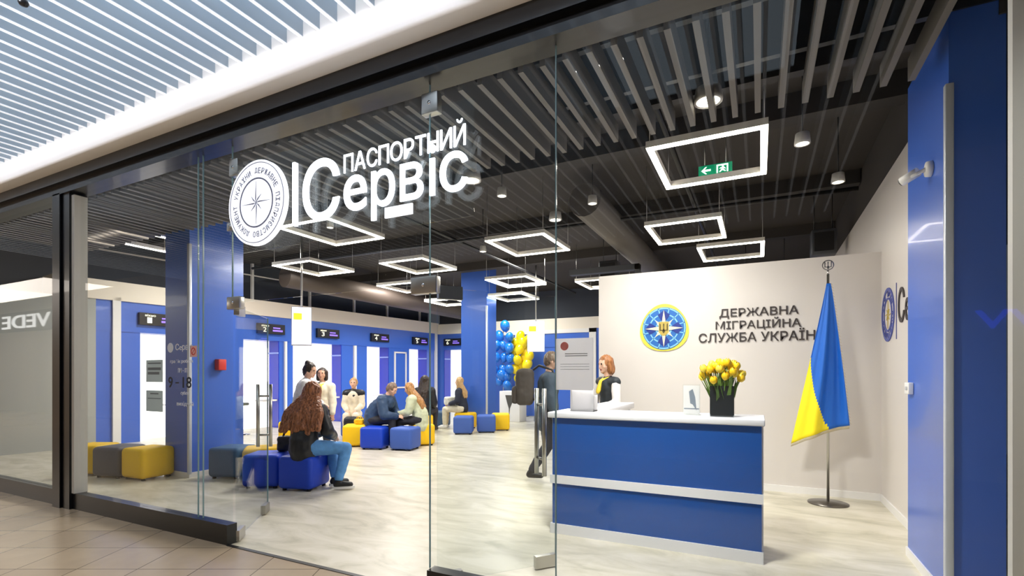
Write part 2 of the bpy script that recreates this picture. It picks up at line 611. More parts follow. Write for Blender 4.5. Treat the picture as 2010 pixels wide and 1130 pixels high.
fx0, fx1 = -6.92, -6.60
pane('window_1', -13, fx0 - .002, 0.17, 3.39)
pane('window_2', fx1 + .002, -4.495, 0.17, 3.39)
pane('window_3', -4.487, -4.022, 0.17, 3.39)
pane('window_4', -4.016, -1.981, 2.05, 3.39)
pane('window_5', -1.974, -1.078, 0.15, 3.39)
pane('window_6', -1.070, 3.2, 0.15, 3.39)
obj('trim_7', MB().box(fx0, -6.76, 2.66, 2.86, 0, 3.40).box(-6.74, fx1, 2.68, 2.84, 0, 3.40).box(-6.76, -6.74, 2.72, 2.82, 0, 3.4), BLACK, kind='structure')
obj('trim_8', MB().box(fx1, fx1 + .055, 2.70, 2.82, 0.17, 3.36), mat('pale_post_edge', '#c9c6bf', 0.4), kind='structure')
obj('trim_9', MB().box(-13, fx0, 2.71, 2.80, 0, 0.17), BLACK, kind='structure')
obj('trim_10', MB().box(fx1, -4.025, 2.71, 2.80, 0, 0.17), BLACK, kind='structure')
obj('trim_11', MB().box(-1.97, 3.2, 2.71, 2.80, 0, 0.15), BLACK, kind='structure')
# vertical glass edges catching light
EDGE = mat('glass_edge', '#7fa0a8', 0.15, spec=0.8)
for i, (x, z0) in enumerate(((-4.491, .17), (-4.019, 2.05), (-1.9775, .15), (-1.074, .15), (-4.42, .17))):
    obj('trim_%d' % (12 + i), MB().box(x - .003, x + .003, GY, GY + .012, z0, 3.385), EDGE, kind='structure')


def clamp(x0, x1, z0, z1, label, extra=None):
    m = MB().bevbox(x0, x1, GY - .022, GY + .034, z0, z1, 0.006, 2)
    t = thing('glass_clamp', ((x0 + x1) / 2, GY, z0), label, 'glass fitting', 'metal patch fittings on the glass front')
    obj('clamp_plate', m, STEEL, t)
    c = ((x0 + x1) / 2, GY - .022, (z0 + z1) / 2)
    obj('screw', MB().lathe([(0, -.006), (.012, -.005), (.013, 0)], c, 12, 'Y'), CHROME, t)
    return t


clamp(-4.06, -3.90, 1.995, 2.10, 'square metal patch fitting at the top of the open door, left of the doorway')
clamp(-2.12, -1.91, 1.985, 2.10, 'grey metal patch fitting at head height right of the doorway')
clamp(-4.03, -3.92, 3.12, 3.26, 'small pale patch fitting above the round emblem of the lit sign')
clamp(-2.03, -1.90, 3.18, 3.32, 'small pale patch fitting at the top of the glass above the lit lettering')
clamp(-4.06, -3.96, 2.66, 2.73, 'small patch fitting beside the lower left rim of the round emblem')


def glass_door(n, hinge, end, lab):
    h, e = Vector(hinge), Vector(end)
    d = (e - h)
    L = d.length
    d.normalize()
    nn = Vector((-d.y, d.x, 0))
    t = thing('door_%d' % n, hinge, kind='structure')
    t['label'] = lab
    c = h + d * (L / 2)
    obj('glass_pane', MB().obox(c + Z * 1.03, d, nn, Z, L / 2, .006, 1.0), GLASS, t)
    obj('edge_strip', MB().obox(e + Z * 1.03, d, nn, Z, .003, .0062, 1.0), EDGE, t)
    for q, nm in ((0.09, 'floor_hinge'), (L - 0.09, 'bottom_patch')):
        obj(nm, MB().obox(h + d * q + Z * .055, d, nn, Z, .085, .022, .045), STEEL, t)
    obj('top_patch', MB().obox(h + d * .09 + Z * 2.0, d, nn, Z, .085, .022, .045), STEEL, t)
    hb = MB()
    for s in (-1, 1):
        p = h + d * (L - 0.13) + nn * (s * 0.06)
        hb.tube([p + Z * .70, p + Z * 1.34], 0.017, 12)
    for z in (.82, 1.22):
        p = h + d * (L - 0.13) + Z * z
        hb.tube([p - nn * .06, p + nn * .06], 0.010, 8)
    obj('pull_handle', hb, STEEL, t, label='tall double steel bar handle')
    return t


glass_door(1, (-4.02, 2.79, 0), (-4.65, 3.58, 0), 'frameless glass door leaf swung open at the left of the doorway')
glass_door(2, (-1.95, 2.80, 0), (-1.375, 3.52, 0), 'frameless glass door leaf swung open in front of the reception desk')

# ------------------------------------------------------------------ blue columns
def column(x0, x1, y0, y1, h, cx, cy, label):
    t = thing('blue_column', ((x0 + x1) / 2, (y0 + y1) / 2, 0), label, None, None, 'structure')
    obj('cladding', MB().box(x0, x1, y0, y1, 0.06, h), BLUE, t)
    obj('plinth', MB().box(x0 - .012, x1 + .012, y0 - .012, y1 + .012, 0, 0.07), WHITE, t)
    obj('corner_trim', MB().bevbox(cx - .022, cx + .022, cy - .022, cy + .022, 0.05, 3.26, 0.006, 2), TRIMW, t)
    return t


column(-7.68, -7.11, 4.24, 5.05, 4.35, -7.11, 4.24, 'wide blue column behind the glass left of the doorway')
column(-7.3, -6.5, 11.62, 12.15, 4.35, -6.5, 11.62, 'blue column deep in the shop beside the balloons')
column(1.064, 1.334, 4.015, 4.97, 3.72, 1.064, 4.015, 'blue column with security camera at the right end')

# ------------------------------------------------------------------ booths in the left and back wall
names = ['one', 'two', 'three', 'four', 'five']
for i, (a, b) in enumerate(OPEN):
    p = A0 + AD * wl((a + b) / 2)
    t = thing('service_booth', (p.x, p.y, 0), 'bright white service booth in the blue wall under display number %s' % names[i], 'booth', 'service booths along the blue wall')
    obj('glow_back_wall', wbox(MB(), a, b - .02, -0.45, -0.42, 0.0, 2.32), BACKGLOW, t)
    sd = wbox(MB(), b - .02, b, -0.45, 0.0, 0, 2.32)
    obj('side_panel', sd, BLUE_S, t)
    obj('transom', wbox(MB(), b - .04, b - .015, -0.42, -0.0, 1.98, 2.02), mat('pale_blue_bar', '#8fa4e6', 0.4), t)
    obj('shelf', wbox(MB(), b - .42, b - .02, -0.42, -0.05, 0.72, 0.76), WHITE, t)
t = thing('service_booth', (-10, BY, 0), 'bright white service booth in the back wall beside the far column', 'booth', 'service booths along the blue wall')
obj('glow_back_wall', MB().box(-10.6, -9.32, BY + .42, BY + .45, 0, 2.34), BACKGLOW, t)
obj('side_panel', MB().box(-10.62, -10.6, BY, BY + .45, 0, 2.34), BLUE_S, t)
obj('transom', MB().box(-10.6, -10.585, BY, BY + .42, 1.98, 2.02), mat('pale_blue_bar', ''), t)

DIG = mat('display_digits', '#f6f2d8', 0.5, emit=1.2)
VIO = mat('display_violet', '#8a6cf0', 0.5, emit=0.9)


def number_display(yv, digit, word, back=False):
    if back:
        o = Vector((-10.2, BY - .02, 2.62)); ad, an = X, -Y
    else:
        o = A0 + AD * wl(yv) + AN * .02 + Z * 2.62; ad, an = AD, AN
    t = thing('number_display', o - Z * .13, 'black counter display showing number %s over its booth' % word, 'number display', 'black number displays above the booths')
    c = o + an * .04
    obj('housing', MB().obox(c, ad, an, Z, .38, .04, .13), BLACKP, t)
    q = c + an * .042
    obj('digit', text_mb(digit, q - ad * .24 - Z * .085, ad, Z, an, .09, .12, .004), DIG, t)
    obj('caption', text_mb('вікно', q - ad * .28 + Z * .055, ad, Z, an, .2, .05, .004), DIG, t)
    m = MB()
    m.obox(q + ad * .17 - Z * .04, ad, an, Z, .14, .003, .022)
    m.obox(q + ad * .14 + Z * .03, ad, an, Z, .10, .003, .016)
    obj('text_line', m, VIO, t)


for yv, dg, wd in ((6.36, '1', 'one'), (8.95, '2', 'two'), (10.72, '3', 'three'), (12.73, '4', 'four'), (14.64, '5', 'five')):
    number_display(yv, dg, wd)
number_display(0, '6', 'six', True)

# stool standing in booth two
t = thing('bar_stool', (-11.0, 7.75, 0), 'black round-seated stool standing before booth two behind the door handle', 'stool')
obj('seat', MB().lathe([(0, .70), (.16, .70), (.18, .73), (.16, .76), (0, .76)], (-11.0, 7.75, 0)), BLACKP, t)
obj('stem', MB().tube([(-11, 7.75, .03), (-11, 7.75, .70)], .025), CHROME, t)
obj('base', MB().lathe([(0, 0), (.2, 0), (.2, .015), (.03, .04), (0, .04)], (-11, 7.75, 0)), CHROME, t)

# ------------------------------------------------------------------ square LED pendants
RW, RD = 1.0, 1.13


def pendant():
    t = thing('square_pendant', (0, 0, 0), 'x', 'ceiling light', 'square LED pendants under the dark ceiling')
    m, l = MB(), MB()
    for x0, x1, y0, y1 in ((-RW / 2, RW / 2, -RD / 2, -RD / 2 + .06), (-RW / 2, RW / 2, RD / 2 - .06, RD / 2), (-RW / 2, -RW / 2 + .06, -RD / 2 + .06, RD / 2 - .06), (RW / 2 - .06, RW / 2, -RD / 2 + .06, RD / 2 - .06)):
        m.box(x0, x1, y0, y1, .012, .07)
        l.box(x0 + .004, x1 - .004, y0 + .004, y1 - .004, 0, .012)
    obj('frame', m, mat('pendant_frame', '#e8e4dc', .5), t, local=True)
    obj('led_strip', l, LED, t, local=True)
    for sx in (-1, 1):
        for sy in (-1, 1):
            obj('wire', MB().tube([(sx * (RW / 2 - .03), sy * (RD / 2 - .03), .07), (sx * (RW / 2 - .03), sy * (RD / 2 - .03), .85)], .003, 5), STEEL, t, local=True)
    return t


PEND = [(-0.43, 5.20, 'large square LED pendant in front of the exit sign, nearest the glass'),
        (-0.94, 7.64, 'square LED pendant just behind the exit sign over the reception wall'),
        (-0.42, 9.24, 'square LED pendant seen low above the top edge of the reception wall'),
        (-3.32, 7.32, 'square LED pendant hanging alone in the middle of the shop ceiling'),
        (-5.60, 5.38, 'square LED pendant directly below the lit shop sign'),
        (-7.82, 7.06, 'square LED pendant beside the wide column, over the first booths'),
        (-5.86, 7.81, 'square LED pendant above the grey patch fitting at the doorway'),
        (-4.90, 10.12, 'square LED pendant over the balloons, upper of two'),
        (-7.55, 9.65, 'square LED pendant half hidden behind the grey patch fitting'),
        (-8.05, 12.2, 'farthest square LED pendant, left of the far blue column'),
        (-5.95, 12.15, 'square LED pendant right of the far column, lower of two over the balloons'),
        (-8.53, 4.42, 'square LED pendant seen through the left window beside the wide column'),
        (-3.20, 11.2, 'square LED pendant peeking out at the left end of the reception wall')]
pd = pendant()
for i, (x, y, lab) in enumerate(PEND):
    o = pd if i == 0 else copy_tree(pd)
    o.location = (x, y, 3.5)
    o['label'] = lab

# downlights hanging from the dark ceiling
def downlight():
    t = thing('downlight', (0, 0, 0), 'x', 'spotlight', 'small round downlights')
    obj('can', MB().lathe([(0, .10), (.075, .10), (.085, .02), (.085, 0), (.07, 0)], n=16), mat('white_can', '#d9d6d0', .4), t, local=True)
    obj('lens', MB().lathe([(.07, .004), (0, .004)], n=16), mat('downlight_lens', '#ffffff', .4, emit=5, ecol='#fff2dd'), t, local=True)
    obj('stem', MB().tube([(0, 0, .1), (0, 0, .9)], .008, 6), BLACKP, t, local=True)
    return t


DL = [(1390, 200, 3.55, 'white downlight above the largest square pendant', 1.25),
      (1090, 432, 3.5, 'white downlight crossing the glass joint in the middle', 1.0),
      (1575, 283, 3.6, 'downlight right of the largest square pendant', .8),
      (1645, 358, 3.6, 'downlight near the top of the white side wall', .8),
      (985, 385, 3.6, 'downlight right of the last letter of the lit sign', .7),
      (925, 355, 3.6, 'bright downlight glinting beside the last letter of the lit sign', 1.3),
      (948, 494, 3.6, 'downlight left of the lone middle pendant', .7),
      (1163, 400, 3.6, 'downlight right of the glass joint above the pendants', .7),
      (648, 447, 3.6, 'downlight inside the pendant below the sign', .6)]
S_, C_ = math.sin(YAW), math.cos(YAW)
dl = downlight()
for i, (px, py, z, lab, s) in enumerate(DL):
    dd = (z - 1.45) * 980 / (733 - py)
    u = (px - 1005) / 980
    o = dl if i == 0 else copy_tree(dl)
    o.location = (dd * (-S_ + u * C_), dd * (C_ + u * S_), z)
    o.scale = (s, s, 1)
    o['label'] = lab

# ducts, pipes and beams of the open ceiling
DUCT = mat('galvanised_duct', '#6b6764', 0.5, metal=0.3)


def duct(name, pts, r, lab, m=DUCT, n=16, cat='duct'):
    mb = MB().tube(pts, r, n)
    if name == 'air_duct':
        t = thing(name, Vector(pts[0]) - Z * r, lab, cat)
        obj('duct_tube', mb, m, t)
        a, b = Vector(pts[0]), Vector(pts[-1])
        for q in (.1, .37, .63, .9):
            p = a.lerp(b, q)
            obj('hanger', MB().tube([p + Z * r * .95, Vector((p.x, p.y, 4.36))], .008, 6), BLACKP, t)
        return t
    return obj(name, mb, m, None, lab, cat)


duct('air_duct', [(-10.3, 8.4, 3.80), (-9.3, 15.4, 3.60)], 0.26, 'round brown-grey air duct running back above the booths', mat('brown_duct', '#5d524b', .5, metal=.3))
duct('air_duct', [(-2.25, 6.9, 3.95), (-2.25, 15.0, 3.95)], 0.24, 'round grey air duct running back over the reception wall end')
duct('sprinkler_pipe', [(-10.8, 7.9, 3.95), (1.2, 8.1, 3.95)], 0.03, 'thin dark sprinkler pipe crossing the ceiling behind the exit sign', BLACKP, 8, 'pipe')
duct('sprinkler_pipe', [(-0.9, 4.4, 4.05), (-0.9, 15.0, 4.05)], 0.03, 'thin dark sprinkler pipe running back above the largest pendant', BLACKP, 8, 'pipe')
duct('sprinkler_pipe', [(-5.2, 4.4, 4.0), (-5.2, 15.0, 4.0)], 0.03, 'thin dark sprinkler pipe running back above the sign pendant', BLACKP, 8, 'pipe')
obj('cable_tray', MB().box(-3.2, -1.9, 8.9, 9.05, 3.30, 3.40).box(-1.98, -1.9, 8.9, 9.05, 0.0, 3.40), mat('dark_steel', '#3c3f45', .5), None, 'dark steel portal frame rising behind the reception wall', 'frame')
for i, (yv, zt) in enumerate(((5.9, 4.1), (8.5, 4.15), (11.2, 4.15))):
    obj('trim_%d' % (30 + i), MB().box(-11.3, 1.28, yv, yv + .22, zt, 4.35), mat('brown_beam', ''), kind='structure')
def hung_box(nm, x0, x1, y0, y1, z0, z1, m, lab, cat):
    t = thing(nm, ((x0 + x1) / 2, (y0 + y1) / 2, z0), lab, cat)
    obj('housing', MB().bevbox(x0, x1, y0, y1, z0, z1, .02, 2), m, t)
    obj('grille', MB().box(x0 + .04, x1 - .04, y0 - .006, y0, z0 + .05, z1 - .05), BLACKP, t)
    for q in (x0 + .05, x1 - .05):
        obj('hanger', MB().tube([(q, (y0 + y1) / 2, z1), (q, (y0 + y1) / 2, 4.36)], .008, 6), BLACKP, t)


hung_box('air_unit', -0.3, 0.5, 11.0, 11.7, 3.15, 3.6, mat('beige_unit', '#9d8f78', .6), 'beige box unit hanging above the reception wall near the side wall', 'air unit')
hung_box('loudspeaker', 0.75, 1.1, 9.3, 9.6, 3.35, 3.75, mat('dark_steel', ''), 'dark square loudspeaker hanging beside the sloping white side wall', 'loudspeaker')
hung_box('loudspeaker', -2.75, -2.4, 9.3, 9.6, 3.25, 3.6, mat('dark_steel', ''), 'dark square loudspeaker hanging left of the steel portal frame', 'loudspeaker')

# ------------------------------------------------------------------ exit sign
EX = thing('exit_sign', (-0.43, 6.0, 3.56), 'green lit exit sign with white arrow and running figure, hung behind the large pendant', 'exit sign')
GRN = mat('exit_green', '#0f8f63', .4, emit=0.5, ecol='#12a070')
EXW = mat('exit_white', '#f4fff8', .4, emit=1.4)
x0, x1, z0, z1 = -0.615, -0.265, 3.67, 3.79
obj('housing', MB().bevbox(x0, x1, 6.0, 6.03, z0, z1, .004, 2), GRN, EX)
f = Vector((x0, 5.998, z0))
obj('arrow', MB().prism([(.03, .06), (.075, .10), (.09, .10), (.063, .07), (.13, .07), (.13, .05), (.063, .05), (.09, .02), (.075, .02)], f, X, Z, -Y, .003), EXW, EX)
m = MB().prism([(.19, .015), (.19, .105), (.31, .105), (.31, .015), (.295, .015), (.295, .09), (.205, .09), (.205, .015)], f, X, Z, -Y, .003)
m.prism(circ(.255, .082, .010, 12), f, X, Z, -Y, .004)
m.prism([(.235, .07), (.27, .07), (.285, .052), (.28, .047), (.268, .058), (.262, .045), (.285, .03), (.28, .02), (.25, .038), (.225, .018), (.217, .024), (.242, .052), (.238, .060), (.222, .056), (.22, .062)], f, X, Z, -Y, .004)
obj('running_figure', m, EXW, EX)
obj('hanger', MB().tube([(-.55, 6.015, 3.79), (-.55, 6.015, 4.3)], .006, 6).tube([(-.33, 6.015, 3.79), (-.33, 6.015, 4.3)], .006, 6), STEEL, EX)

# ------------------------------------------------------------------ lit shop sign on the glass
SY = 2.64
SG = thing('shop_sign', (-2.8, SY, 2.45), 'lit white shop sign with round compass emblem and two lines of lettering on the glass', 'sign')
obj('carrier_plate', MB().box(-3.93, -1.585, SY + .03, SY + .038, 2.43, 3.17), GLASS, SG)
o0 = (0, SY + .028, 0)
ND = -Y
cx, cz, cr = -3.56, 2.80, 0.335
obj('roundel', MB().prism(circ(cx, cz, cr, 64), o0, X, Z, ND, .03), SIGNR, SG)
INK = mat('sign_ink', '#8f93ac', .6)
o1 = (0, SY - .002, 0)
m = ring_prism(MB(), cx, cz, .185, .197, o1, X, Z, ND, .003, 64)
ring_prism(m, cx, cz, .312, .317, o1, X, Z, ND, .003, 64)
obj('emblem_ring', m, INK, SG)
m = MB()
for k in range(8):
    a = math.pi / 4 * k
    L = .17 if k % 2 == 0 else .085
    t1, t2 = a + .28, a - .28
    b = .035
    m.prism([(cx, cz), (cx + b * math.cos(t1), cz + b * math.sin(t1)), (cx + L * math.cos(a), cz + L * math.sin(a))], o1, X, Z, ND, .003)
obj('compass_star', m, INK, SG)
ringtxt = 'ДЕРЖАВНЕ ПІДПРИЄМСТВО ДОКУМЕНТ УКРАЇНИ '
m = MB()
for k, ch in enumerate(ringtxt):
    if ch == ' ':
        obj('ring_word', m, INK, SG)
        m = MB()
        continue
    a = R(90) - 2 * math.pi * k / len(ringtxt)
    xd = Vector((math.sin(a), 0, -math.cos(a)))
    zd = Vector((math.cos(a), 0, math.sin(a)))
    p = Vector((cx, SY - .002, cz)) + zd * .228 - xd * .014
    text_mb(ch, p, xd, zd, ND, .028, .045, .003, mb=m)
obj('divider_bar', MB().box(-3.155, -3.128, SY, SY + .03, 2.565, 3.04), SIGNW, SG)
for ch, xa, xb, za, zb in (('С', -3.066, -2.70, 2.575, 3.025), ('е', -2.655, -2.446, 2.598, 2.848), ('р', -2.40, -2.20, 2.505, 2.846),
                           ('в', -2.152, -1.965, 2.60, 2.846), ('і', -1.916, -1.866, 2.60, 2.93), ('с', -1.832, -1.625, 2.598, 2.852)):
    obj('letter', text_mb(ch, (xa, SY + .028, za), X, Z, ND, xb - xa, zb - za, .012, .004), SIGNW, SG)
xa = -2.66
for ch, wd in (('П', .088), ('А', .1), ('С', .092), ('П', .088), ('О', .102), ('Р', .08), ('Т', .085), ('Н', .085), ('И', .088), ('Й', .088)):
    obj('letter', text_mb(ch, (xa, SY + .028, 2.88), X, Z, ND, wd, .13 if ch != 'Й' else .17, .006, 0), SIGNW, SG)
    xa += wd + .0135
obj('name_plate', MB().box(-2.28, -2.05, SY + .015, SY + .028, 2.505, 2.575), SIGNR, SG)

# ------------------------------------------------------------------ emblem and lettering on the reception wall
WY = 6.968
EM = thing('wall_emblem', (-1.153, WY, 1.76), 'round blue and yellow compass emblem with small trident on the reception wall', 'emblem')
ex, ez = -1.153, 2.06
EYEL = mat('emblem_yellow', '#f0e04a', .5)
ELB = mat('emblem_light_blue', '#86c6ea', .5)
EB = mat('emblem_blue', '#1f66b4', .5)
EDB = mat('emblem_dark_blue', '#152f86', .5)
EW = mat('emblem_cream', '#efe9c0', .5)
pts = []
for k in range(72):
    a = 2 * math.pi * k / 72
    r = .318 + .014 * math.cos(3 * (a - R(90)))
    pts.append((ex + r * math.cos(a), ez + r * math.sin(a)))
obj('outer_rim', MB().prism(pts, (0, WY, 0), X, Z, -Y, .010), EYEL, EM)
obj('globe', MB().prism(circ(ex, ez, .285, 64), (0, WY, 0), X, Z, -Y, .016), EB, EM)
m = MB()
for r0 in (.10, .19, .27):
    ring_prism(m, ex, ez, r0 - .008, r0 + .008, (0, WY - .016, 0), X, Z, -Y, .002, 48)
for k in range(12):
    a = math.pi / 6 * k + math.pi / 12
    c, s = math.cos(a), math.sin(a)
    w_ = .006
    m.prism([(ex + .08 * c - w_ * s, ez + .08 * s + w_ * c), (ex + .28 * c - w_ * s, ez + .28 * s + w_ * c), (ex + .28 * c + w_ * s, ez + .28 * s - w_ * c), (ex + .08 * c + w_ * s, ez + .08 * s - w_ * c)], (0, WY - .016, 0), X, Z, -Y, .002)
obj('globe_lines', m, ELB, EM)
m = MB()
for k in range(4):
    a = math.pi / 2 * k
    for sgn in (-1, 1):
        b = a + sgn * .42
        m.prism([(ex + .06 * math.cos(a), ez + .06 * math.sin(a)), (ex + .2 * math.cos(b), ez + .2 * math.sin(b)), (ex + .245 * math.cos(a), ez + .245 * math.sin(a))], (0, WY - .0182, 0), X, Z, -Y, .002)
obj('dark_rays', m, EDB, EM)
m = MB()
for k in range(8):
    a = math.pi / 4 * k
    L = .25 if k % 2 == 0 else .16
    m.prism([(ex, ez), (ex + .06 * math.cos(a - .5), ez + .06 * math.sin(a - .5)), (ex + L * math.cos(a), ez + L * math.sin(a)), (ex + .06 * math.cos(a + .5), ez + .06 * math.sin(a + .5))], (0, WY - .0204, 0), X, Z, -Y, .002)
obj('compass_star', m, EW, EM)


def trident(mb, cx, cz, s, o, xd, zd, nd, t):
    q = lambda P: [(cx + x * s, cz + z * s) for x, z in P]
    for sg in (-1, 1):
        mb.prism(q([(sg * .42, .5), (sg * .30, .38), (sg * .30, -.18), (sg * .12, -.18), (sg * .12, -.28), (sg * .42, -.28)]), o, xd, zd, nd, t)
        mb.prism(q([(0, -.1), (sg * .16, -.34), (0, -.58), (sg * -.02, -.34)]), o, xd, zd, nd, t)
    mb.prism(q([(0, .5), (.07, .38), (.04, 0), (.12, -.28), (-.12, -.28), (-.04, 0), (-.07, .38)]), o, xd, zd, nd, t)
    return mb


sh = [(-.065, .09), (.065, .09), (.065, -.05), (.03, -.09), (0, -.10), (-.03, -.09), (-.065, -.05)]
obj('shield', MB().prism([(ex + a, ez + b) for a, b in sh], (0, WY - .0226, 0), X, Z, -Y, .003), mat('emblem_gold', '#b9a24e', .5), EM)
obj('trident', trident(MB(), ex, ez + .005, .13, (0, WY - .0257, 0), X, Z, -Y, .002), mat('emblem_brown', '#54481f', .5), EM)

TX = mat('wall_lettering', '#3a3230', .5)
WL = thing('wall_lettering', (0, WY, 1.86), 'three lines of dark raised lettering on the reception wall beside the round emblem', 'lettering')
obj('upper_line', text_mb('ДЕРЖАВНА', (-.46, WY, 2.155), X, Z, -Y, .89, .125, .012, .01), TX, WL)
obj('middle_line', text_mb('МІГРАЦІЙНА', (-.505, WY, 2.00), X, Z, -Y, .96, .15, .012, .01), TX, WL)
obj('lower_line', text_mb('СЛУЖБА УКРАЇНИ', (-.71, WY, 1.855), X, Z, -Y, 1.43, .15, .012, .01), TX, WL)

# emblem and lettering on the right wall
RX = 1.249
t = thing('wall_emblem', (RX, 6.64, 1.80), 'round blue outlined compass emblem with large dark letters on the white side wall', 'emblem')
ry, rz_ = 6.63, 2.085
VB = mat('side_emblem_blue', '#4a55a0', .5)
m = ring_prism(MB(), 0, 0, .255, .29, (RX, ry, rz_), -Y, Z, -X, .008)
ring_prism(m, 0, 0, .165, .185, (RX, ry, rz_), -Y, Z, -X, .008)
for k, ch in enumerate(ringtxt[::2]):
    a = R(90) - 2 * math.pi * k / len(ringtxt[::2])
    if ch == ' ': continue
    xd = Vector((0, -math.sin(a), -math.cos(a)))
    zd = Vector((0, -math.cos(a), math.sin(a)))
    text_mb(ch, Vector((RX, ry, rz_)) + zd * .195 - xd * .02, xd, zd, -X, .04, .055, .006, .02, mb=m)
obj('emblem_ring', m, VB, t)
m = MB()
for k in range(8):
    a = math.pi / 4 * k
    L = .15 if k % 2 == 0 else .08
    m.prism([(0, 0), (.035 * math.cos(a - .35), .035 * math.sin(a - .35)), (L * math.cos(a), L * math.sin(a))], (RX, ry, rz_), -Y, Z, -X, .006)
obj('compass_star', m, mat('side_emblem_gold', '#c2a94a', .5), t)
obj('divider_bar', MB().box(RX - .006, RX, 6.255, 6.262, 1.80, 2.37), VB, t)
obj('large_lettering', text_mb('Сервіс', (RX, 6.17, 1.86), -Y, Z, -X, 1.15, .44, .01), TX, t)

# ------------------------------------------------------------------ reception counter
CT = thing('reception_counter', (-.84, 4.6, 0), 'long reception counter with glossy blue front and white top', 'counter')
cx0, cx1, cy0, cy1 = -1.71, .03, 4.25, 4.72
CW = mat('counter_white', '#e6e6ea', .35)
obj('carcass', MB().box(cx0 + .01, cx1 - .0, cy0 + .02, cy1, 0, 1.05), CW, CT)
obj('worktop', MB().bevbox(cx0 - .02, cx1 + .01, cy0 - .03, cy1 + .03, 1.05, 1.10, .008, 2), CW, CT)
obj('front_panel', MB().box(cx0 + .02, cx1 - .012, cy0, cy0 + .02, .53, 1.05), BLUE_D, CT, label='upper glossy blue front panel')
obj('front_panel', MB().box(cx0 + .02, cx1 - .012, cy0, cy0 + .02, .09, .455), BLUE_D, CT, label='lower glossy blue front panel')
obj('rail', MB().box(cx0, cx1, cy0 - .012, cy0 + .02, .455, .53), CW, CT)
obj('plinth', MB().box(cx0, cx1, cy0 - .012, cy0 + .02, 0, .09), CW, CT)
obj('return_desk', MB().bevbox(-1.71, -1.36, 4.76, 6.1, 1.03, 1.10, .008, 2).box(-1.70, -1.66, 4.76, 6.08, 0, 1.03).box(-1.70, -1.40, 6.02, 6.08, 0, 1.03), CW, CT)

# white document tray stack on the counter
t = thing('document_holder', (-1.47, 4.5, 1.1), 'white upright document holder on the counter behind the paper notice', 'document holder')
obj('shell', MB().box(-1.58, -1.36, 4.42, 4.435, 1.10, 1.31).box(-1.58, -1.565, 4.435, 4.56, 1.1, 1.31).box(-1.375, -1.36, 4.435, 4.56, 1.1, 1.25).box(-1.58, -1.36, 4.435, 4.56, 1.1, 1.11), PAPER, t)
obj('papers', MB().box(-1.56, -1.38, 4.44, 4.50, 1.11, 1.29), PAPER, t)

# clear acrylic stand with leaflet
t = thing('leaflet_stand', (-.50, 4.45, 1.1), 'clear acrylic leaflet stand on the counter beside the vase', 'leaflet stand')
obj('holder', MB().box(-.58, -.44, 4.43, 4.436, 1.1, 1.36).box(-.58, -.44, 4.436, 4.53, 1.1, 1.106), GLASS, t)
obj('leaflet', MB().box(-.575, -.445, 4.438, 4.441, 1.108, 1.35), PAPER, t)
obj('picture', MB().prism([(-.53, 1.30), (-.50, 1.32), (-.48, 1.25), (-.47, 1.14), (-.50, 1.19), (-.52, 1.20)], (0, 4.4375, 0), X, Z, -Y, .001).box(-.57, -.45, 4.437, 4.4375, 1.15, 1.16), mat('leaflet_print', '#7d8593', .6), t)

# black square vase with yellow tulips
vx, vy, vz = -.27, 4.46, 1.10
VS = thing('flower_vase', (vx, vy, vz), 'square black vase standing on the reception counter', 'vase')
m = MB()
b = .085
m.box(vx - b, vx + b, vy - b, vy + b, vz, vz + .02)
for s in (-1, 1):
    m.box(vx - b, vx + b, vy + s * b - .006, vy + s * b + .006, vz, vz + .25)
    m.box(vx + s * b - .006, vx + s * b + .006, vy - b, vy + b, vz, vz + .25)
obj('vase_body', m, mat('black_glass', '#1c2226', .08, coat=.6), VS)
obj('glass_foot', MB().box(vx - .09, vx + .09, vy - .09, vy + .09, vz - .0, vz + .015), mat('smoky_glass', '#8f969a', .1), VS)
TUL = mat('tulip_petal', '#ffcf14', .5, noise_amt=.12, noise_scale=30)
TUL2 = mat('tulip_petal_pale', '#ffe24a', .5, noise_amt=.1, noise_scale=30)
LEAF = mat('tulip_leaf', '#5d7d2c', .5, noise_amt=.3, noise_scale=20)


